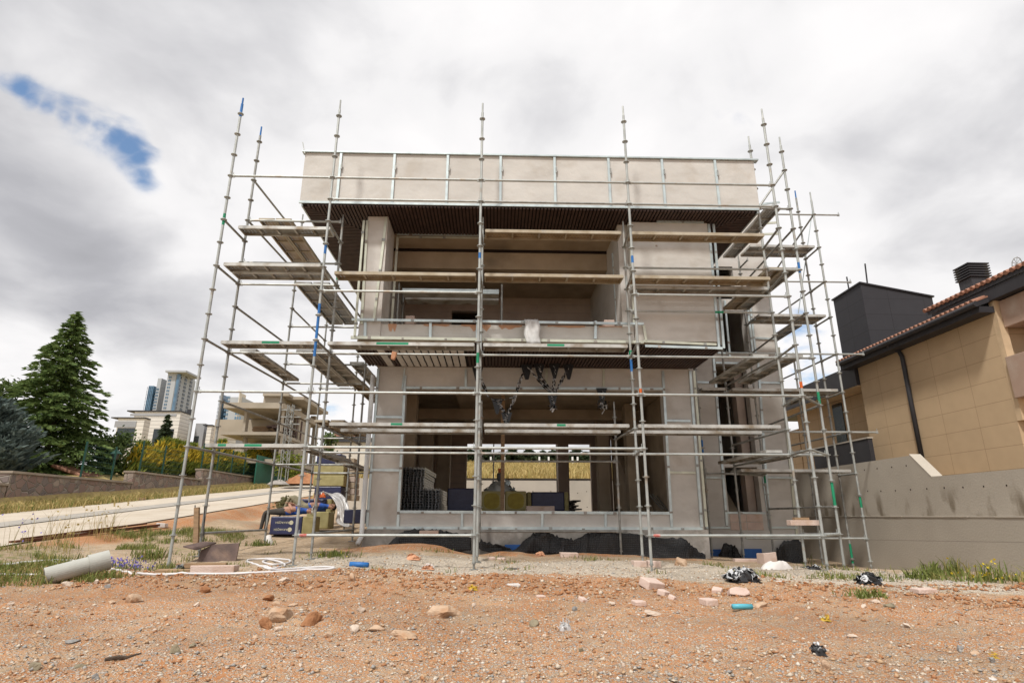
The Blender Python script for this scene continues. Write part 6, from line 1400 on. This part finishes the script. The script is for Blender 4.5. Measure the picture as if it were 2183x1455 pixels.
def face(T, hx, hy, hz_, s, hair=None, cap=False):
    """nose, eyes, ears, mouth on a head whose top points along +x and whose face looks up and towards -y"""
    up = Vector((0, -.75, .66)); top = Vector((1, 0, 0)); sd = top.cross(up); c = Vector((hx, hy, hz_))
    def ell(ctr, r, m, name, n=8):
        b = MB(); V = []; F = []
        for i_ in range(n+1):
            for k in range(n): th = math.pi*i_/n; ph = 6.2832*k/n; V.append(ctr+top*(r[0]*math.cos(th))+up*(r[1]*math.sin(th)*math.cos(ph))+sd*(r[2]*math.sin(th)*math.sin(ph)))
        for i_ in range(n):
            for k in range(n): F.append((i_*n+k, i_*n+(k+1) % n, (i_+1)*n+(k+1) % n, (i_+1)*n+k))
        o = b.add([v*s for v in V], F).build(name, m, None, smooth=True); o.parent = T; return o
    ell(c+up*.085-top*.012, (.022,.02,.014), SKIN, 'nose'); 
    for k in (-1, 1): ell(c+up*.076+top*.022+sd*.03*k, (.007,.008,.013), HAIR, 'eye'); ell(c+sd*.083*k, (.026,.014,.012), SKIN, 'ear'); ell(c+up*.080+top*.040+sd*.03*k, (.005,.006,.018), HAIR, 'eyebrow')
    ell(c+up*.076-top*.055, (.007,.01,.024), mat('lips', (.33,.12,.10), bump=0) if 'lips' not in bpy.data.materials else bpy.data.materials['lips'], 'mouth')
    if cap:
        ell(c+top*.065-up*.01, (.075,.098,.09), WHITEP, 'cap', 12); b = MB(); pts = [c+top*.055+up*(.085+.075*math.sin(k*math.pi/8))+sd*.085*math.cos(k*math.pi/8)+top*(.015*math.sin(k*math.pi/8)) for k in range(9)]
        o = b.ext([q*s for q in pts], top*.012*s).build('cap_visor', WHITEP, None); o.parent = T
        b = MB(); q = c+top*.085+sd*-.0-up*-.092
        for k in range(2): b.obox((q+sd*(.022*(k-.5)*2))*s, sd*.006*s, top*.026*s, up*.004*s)
        o = b.build('cap_logo', FOILB, None); o.parent = T
    else: ell(c+top*.045-up*.035, (.075,.075,.088), HAIR, 'hair', 12)
arm1 = {'elR': (.30,-.32,.17,.046), 'wrR': (.16,-.10,.29,.033), 'haR': (.12,-.02,.30,.035,.6), 'elL': (.32,.24,.20,.046), 'wrL': (.18,.02,.31,.033), 'haL': (.11,-.04,.33,.035,.6)}
zt1 = AY(620, 1100, YB1).z; px_ = AY(603, 1095, YB1+.3)
P1 = person('man in a blue shirt and white cap asleep on his back on the navy pack', (px_.x+.02, YB1+.30, zt1+.005), 1.0, J(.0, (-.50, -.34), arm1), E_, ([SKIN, SHIRT, TROUS, FOILB], cl(0)))
face(P1, .70, 0, .135, 1.0, cap=True)
arm2 = {'elR': (.33,-.26,.16,.046), 'wrR': (.24,-.10,.34,.033), 'haR': (.25,-.04,.40,.035,.6), 'elL': (.30,.22,.18,.046), 'wrL': (.26,.02,.34,.033), 'haL': (.27,.0,.41,.035,.6)}
zt2 = AY(680, 1090, 16.7).z; px2 = AY(672, 1085, 17.0)
P2 = person('dark haired man in a blue shirt asleep with bent knees on the beige pack', (px2.x-.24, 17.0, zt2+.005), 1.0, J(.30, (-.62, -.05), arm2), E_, ([SKIN, SHIRT, KHAKI, FOILB], cl(0)))
face(P2, .70, 0, .135, 1.0)
def fingers(T, h, d):
    """five fingers closing over the hand end h, pointing along d"""
    d = Vector(d).normalized(); s_ = d.cross(Vector((0,0,1))).normalized(); b = MB()
    for k in range(4):
        o_ = Vector(h)+s_*(.018*(k-1.5))+d*.02; l = (.075, .085, .08, .062)[k]; b.tube([o_, o_+d*l*.5+Vector((0,0,.006)), o_+d*l*.9-Vector((0,0,.02))], [.009, .009, .007], 6)
    o_ = Vector(h)-s_*.035; b.tube([o_-d*.02, o_-s_*.018+d*.02, o_-s_*.008+d*.05], [.011, .010, .008], 6)
    o = b.build('hand', SKIN, None, smooth=True); o.parent = T
fingers(P1, arm1['haR'][:3], (-.3, .9, 0)); fingers(P1, arm1['haL'][:3], (-.6, -.6, .1)); fingers(P2, arm2['haR'][:3], (.1, .4, .9)); fingers(P2, arm2['haL'][:3], (.1, -.4, .9))

# ------------------------------------------------------------------ inside the ground floor
zf = 1.302
proto = None; c_ = AY(853, 1086, 15.0).x
PROFS = mat('bundled_profiles', (.40,.41,.42), (.22,.225,.235), rough=.3, metal=.7, scale=14, bump=.5, bscale=30)
for col_ in range(5):
    for k in range(10 if col_ < 3 else 6):
        if proto is None:
            T = thing('profile_bundle', 'shiny bundle of steel profiles in the stack behind the left end of the window sill', 'profile bundle', (c_, 15.0, zf), 'bundles of steel profiles stacked inside'); proto = T
            b = MB()
            for a_ in range(2):
                for e_ in range(2): x0, z0 = c_+.085*a_, zf+.062*e_; b.box(x0, x0+.08, 15, 17.6, z0, z0+.006).box(x0, x0+.006, 15, 17.6, z0+.007, z0+.056).box(x0+.074, x0+.08, 15, 17.6, z0+.007, z0+.056)
            b.build('profiles', PROFS, T); b = MB()
            for yy in (15.3, 16.4, 17.3): b.box(c_-.003, c_+.170, yy, yy+.03, zf+.121, zf+.124)
            b.build('strap', FOILB, T)
        else:
            c = dup(proto); c.location = (c_+.185*col_+.02*random.random(), 15.0+.12*random.random()+(.25 if col_ > 2 else 0), zf+.128*k); c.rotation_euler = (0, 0, .012*random.gauss(0, 1))
def inpack(lab, px0, px1, py0, Y, depth, m=NAVY, ends=None, yel=False, z0=None):
    T = pack(lab, px0, px1, py0, 1088, Y, depth, m=m, ends=ends, group='insulation packs inside the ground floor')
    if yel:
        p, q = AY(px0+5, 1084, Y), AY(px1-5, py0+4, Y); zm = (p.z+q.z)/2; w = (q.x-p.x)/2; n_ = 20
        MB().ext([((p.x+q.x)/2+w*math.copysign(abs(math.cos(k*6.2832/n_))**.7, math.cos(k*6.2832/n_)), Y-.012, zm+(q.z-p.z)/2*math.copysign(abs(math.sin(k*6.2832/n_))**.7, math.sin(k*6.2832/n_))) for k in range(n_)], (0, .010, 0)).build('wool_end', WOOLY, T)
inpack('navy pack inside, left of the middle pole', 953, 1016, 1040, 16.4, .6); inpack('pack with round yellow wool end right behind the middle pole', 1026, 1070, 1046, 16.2, 1.1, WOOL, yel=True)
inpack('pack with round yellow wool end right of the timber prop', 1077, 1122, 1046, 16.2, 1.1, WOOL, yel=True); inpack('navy pack with beige ends inside, behind the low white block', 1124, 1212, 1048, 16.9, .6, NAVY, .10)
p = AY(1122, 1088, 15.2); q = AY(1182, 1078, 15.2); tag(MB().box(p.x, q.x, 15.2, 15.5, 1.302, q.z).build('aerated_block', PINK, base=tuple(p), bevel=.008), 'long pale block lying inside behind the sill before the navy pack', 'block')
planks_pile('board_pile', 'ragged pile of dark boards inside right of the navy pack', 1212, 1242, 1064, 1090, 17.2, mat('dark_board', (.06,.05,.045), bump=.2), n=7)
p = AY(1071, 1088, 15.4); q = AY(1073, 884, 15.4); tag(MB().box(p.x-.05, p.x+.05, 15.4, 15.48, 1.302, 4.51).build('timber_prop', WOOD, base=tuple(p)), 'tall timber prop standing inside between the two yellow wool packs', 'prop')
p = AY(1065, 1040, 17.6); T = thing('laser_level', 'orange and black laser level on a tripod inside the house', 'laser level', (p.x, 17.6, 1.302)); zt_ = AY(1065, 998, 17.6).z
MB().box(p.x-.05, p.x+.06, 17.55, 17.68, zt_-.12, zt_).build('housing', ORANGEP, T, bevel=.015); MB().box(p.x-.08, p.x+.10, 17.52, 17.7, zt_-.36, zt_-.13).build('body', FOILB, T, bevel=.03)
for a_ in (0, 2.1, 4.2): MB().tube([(p.x, 17.6, zt_-.36), (p.x+.45*math.cos(a_), 17.6+.45*math.sin(a_), 1.31)], .014, 6).build('leg', WIRE, T)
crumple('duct_scrap', 1065, 1046, 44, 18, [GALV, PROFILE], 'bent sheet metal scraps lying on top of the wool packs', 'scrap metal', 14, 51); o = bpy.data.objects['duct_scrap']; o.location = (AY(1066, 1044, 16.7).x, 16.7, AY(1066, 1046, 16.2).z+.01)
crumple('cable_heap', 1310, 1088, 60, 16, [FOILB, HAIR], 'dark heap of cable inside at the right of the window', 'cable heap', 14, 52); o = bpy.data.objects['cable_heap']; o.location = (AY(1312, 1088, 17).x, 17, 1.305)
T = thing('tube_bundle', 'steel tube frame leaning inside behind the right end of the sill', 'frame', (AY(1400, 1080, 16.4).x, 16.3, 1.302))
for k in range(4): MB().tube([AY(1382+k*9, 1050+k*3, 16.3), AY(1412+k*5, 1086, 15.6)], .02, 6).build('tube', GALVD, T)
# blocks stacked on the balcony
for (px0, px1, py, Y, n_, lab) in ((1272, 1312, 690, 12.45, 3, 'pale blocks stacked on the balcony at its right end'), (862, 884, 690, 12.9, 4, 'pale blocks stacked on the balcony behind the corner column')):
    T = thing('block_stack', lab, 'block stack', (AY(px0, py, Y).x, Y, 5.06)); p, q = AY(px0, py, Y), AY(px1, py, Y)
    for k in range(n_): s_ = .03*random.random(); MB().box(p.x+s_+(.16 if k == n_-1 and n_ == 3 else 0), q.x-s_, Y, Y+.3, 5.062+k*.202, 5.26+k*.202).build('block', PINK, T, bevel=.01)
# rag over the balcony rail, peach rag on the lower ledger
V = []; F = []
for k in range(9):
    for j in range(6):
        t = k/8; q = AY(1117+j*6.4+2*math.sin(k+j)+4*t, 681+t*52, YB-.16+.03*math.sin(j*2.3+k*.6)-.03*t); V.append(q)
for k in range(8):
    for j in range(5): F.append((k*6+j, k*6+j+1, k*6+j+7, k*6+j+6))
o = MB().add(V, F).build('grey_sheet', mat('grey_plastic', (.62,.615,.60), (.48,.475,.465), rough=.4, scale=6, bump=.4, bscale=12), base=tuple(V[0]), smooth=True); md = o.modifiers.new('t', 'SOLIDIFY'); md.thickness = .012; tag(o, 'grey plastic sheet hanging over the balcony rail', 'plastic sheet')
V = [AY(x, y, 11.55) for x, y in ((836, 748), (844, 750), (843, 758), (839, 767), (833, 765), (834, 756))]; o = MB().ext(V, (.02, .02, 0)).build('peach_rag', PEACH, base=tuple(V[0])); tag(o, 'small peach rag hanging from the tube under the lower soffit', 'rag')
# tape bundles hanging under the lower soffit
def ribbon(b, pl, Y, w, k0=0):
    pts = [AY(x, y, Y) for x, y in pl]; out = []
    for a_, c in zip(pts, pts[1:]):
        for j in range(8): out.append(a_.lerp(c, j/8))
    out.append(pts[-1])
    for k in range(len(out)-1):
        for s_ in (0, 1):
            an = k*.9+s_*math.pi/2+k0; n_ = Vector((math.cos(an), math.sin(an), .2)).normalized()*w; an2 = (k+1)*.9+s_*math.pi/2+k0; n2 = Vector((math.cos(an2), math.sin(an2), .2)).normalized()*w
            b.add([out[k]-n_, out[k]+n_, out[k+1]+n2, out[k+1]-n2], [(0,1,2,3)], (k//3+s_) % 2)
def hang(lab, lines, knots, Y):
    b = MB()
    for i_, l in enumerate(lines): ribbon(b, l, Y, .044, i_)
    for (x, y, r_) in knots:
        for k in range(26):
            c = AY(x, y, Y)+Vector((random.gauss(0, 1)*r_*.42, random.gauss(0, 1)*r_*.35, random.gauss(0, 1)*r_*.6)); d = Vector((random.gauss(0,1), random.gauss(0,1), random.gauss(0,1))).normalized()*r_*.55; e = d.cross(Vector((random.random(), .3, .7))).normalized()*r_*.22
            b.add([c-d-e, c+d-e*.4, c+d+e, c-d+e], [(0,1,2,3)], k % 2)
    for l in lines: p = AY(l[0][0], l[0][1], Y); b.ext([(p.x-.13, Y, p.z+.06), (p.x+.13, Y, p.z+.06), (p.x+.03, Y-.02, p.z-.30), (p.x-.03, Y-.02, p.z-.30)], (0, .05, 0), 0)
    o = b.build('tape_bundle', [FOILB, FOILW], base=tuple(AY(*knots[0][:2], Y))); tag(o, lab, 'tape bundle', 'black and white tape hanging under the soffit')
hang('black and white tape hanging in a wide V, knotted lowest beside the middle pole', [[(1018, 788), (1040, 845), (1060, 855), (1079, 884)], [(1122, 782), (1108, 812), (1096, 852), (1080, 884)], [(1060, 855), (1098, 846)], [(1080, 884), (1078, 900)]], [(1081, 905, .09)], 13.35)
hang('black and white tapes gathering from four hooks into a knot right of the wide V', [[(1124, 782), (1168, 832), (1178, 842)], [(1150, 780), (1152, 800), (1176, 838)], [(1182, 780), (1181, 815), (1178, 842)], [(1212, 782), (1195, 815), (1179, 842)], [(1178, 842), (1179, 862)]], [(1180, 868, .09)], 13.3)
hang('single black and white tape knot hanging alone below the lintel at the right', [[(1283, 832), (1284, 852)]], [(1285, 862, .12)], 13.6)
b = bpy.data.objects
# shelf of block hung on the right corner poles
p, q = AY(1680, 1119, 11.5), AY(1742, 1108, 11.5); T = thing('plank_shelf', 'short pale board resting across the right corner poles', 'board', tuple(p))
MB().box(p.x, q.x, 11.38, 11.55, p.z, q.z).build('board', PINK, T, bevel=.006); MB().box(p.x+.1, q.x-.2, 11.40, 11.5, q.z+.002, q.z+.05).build('offcut', WOOD, T)
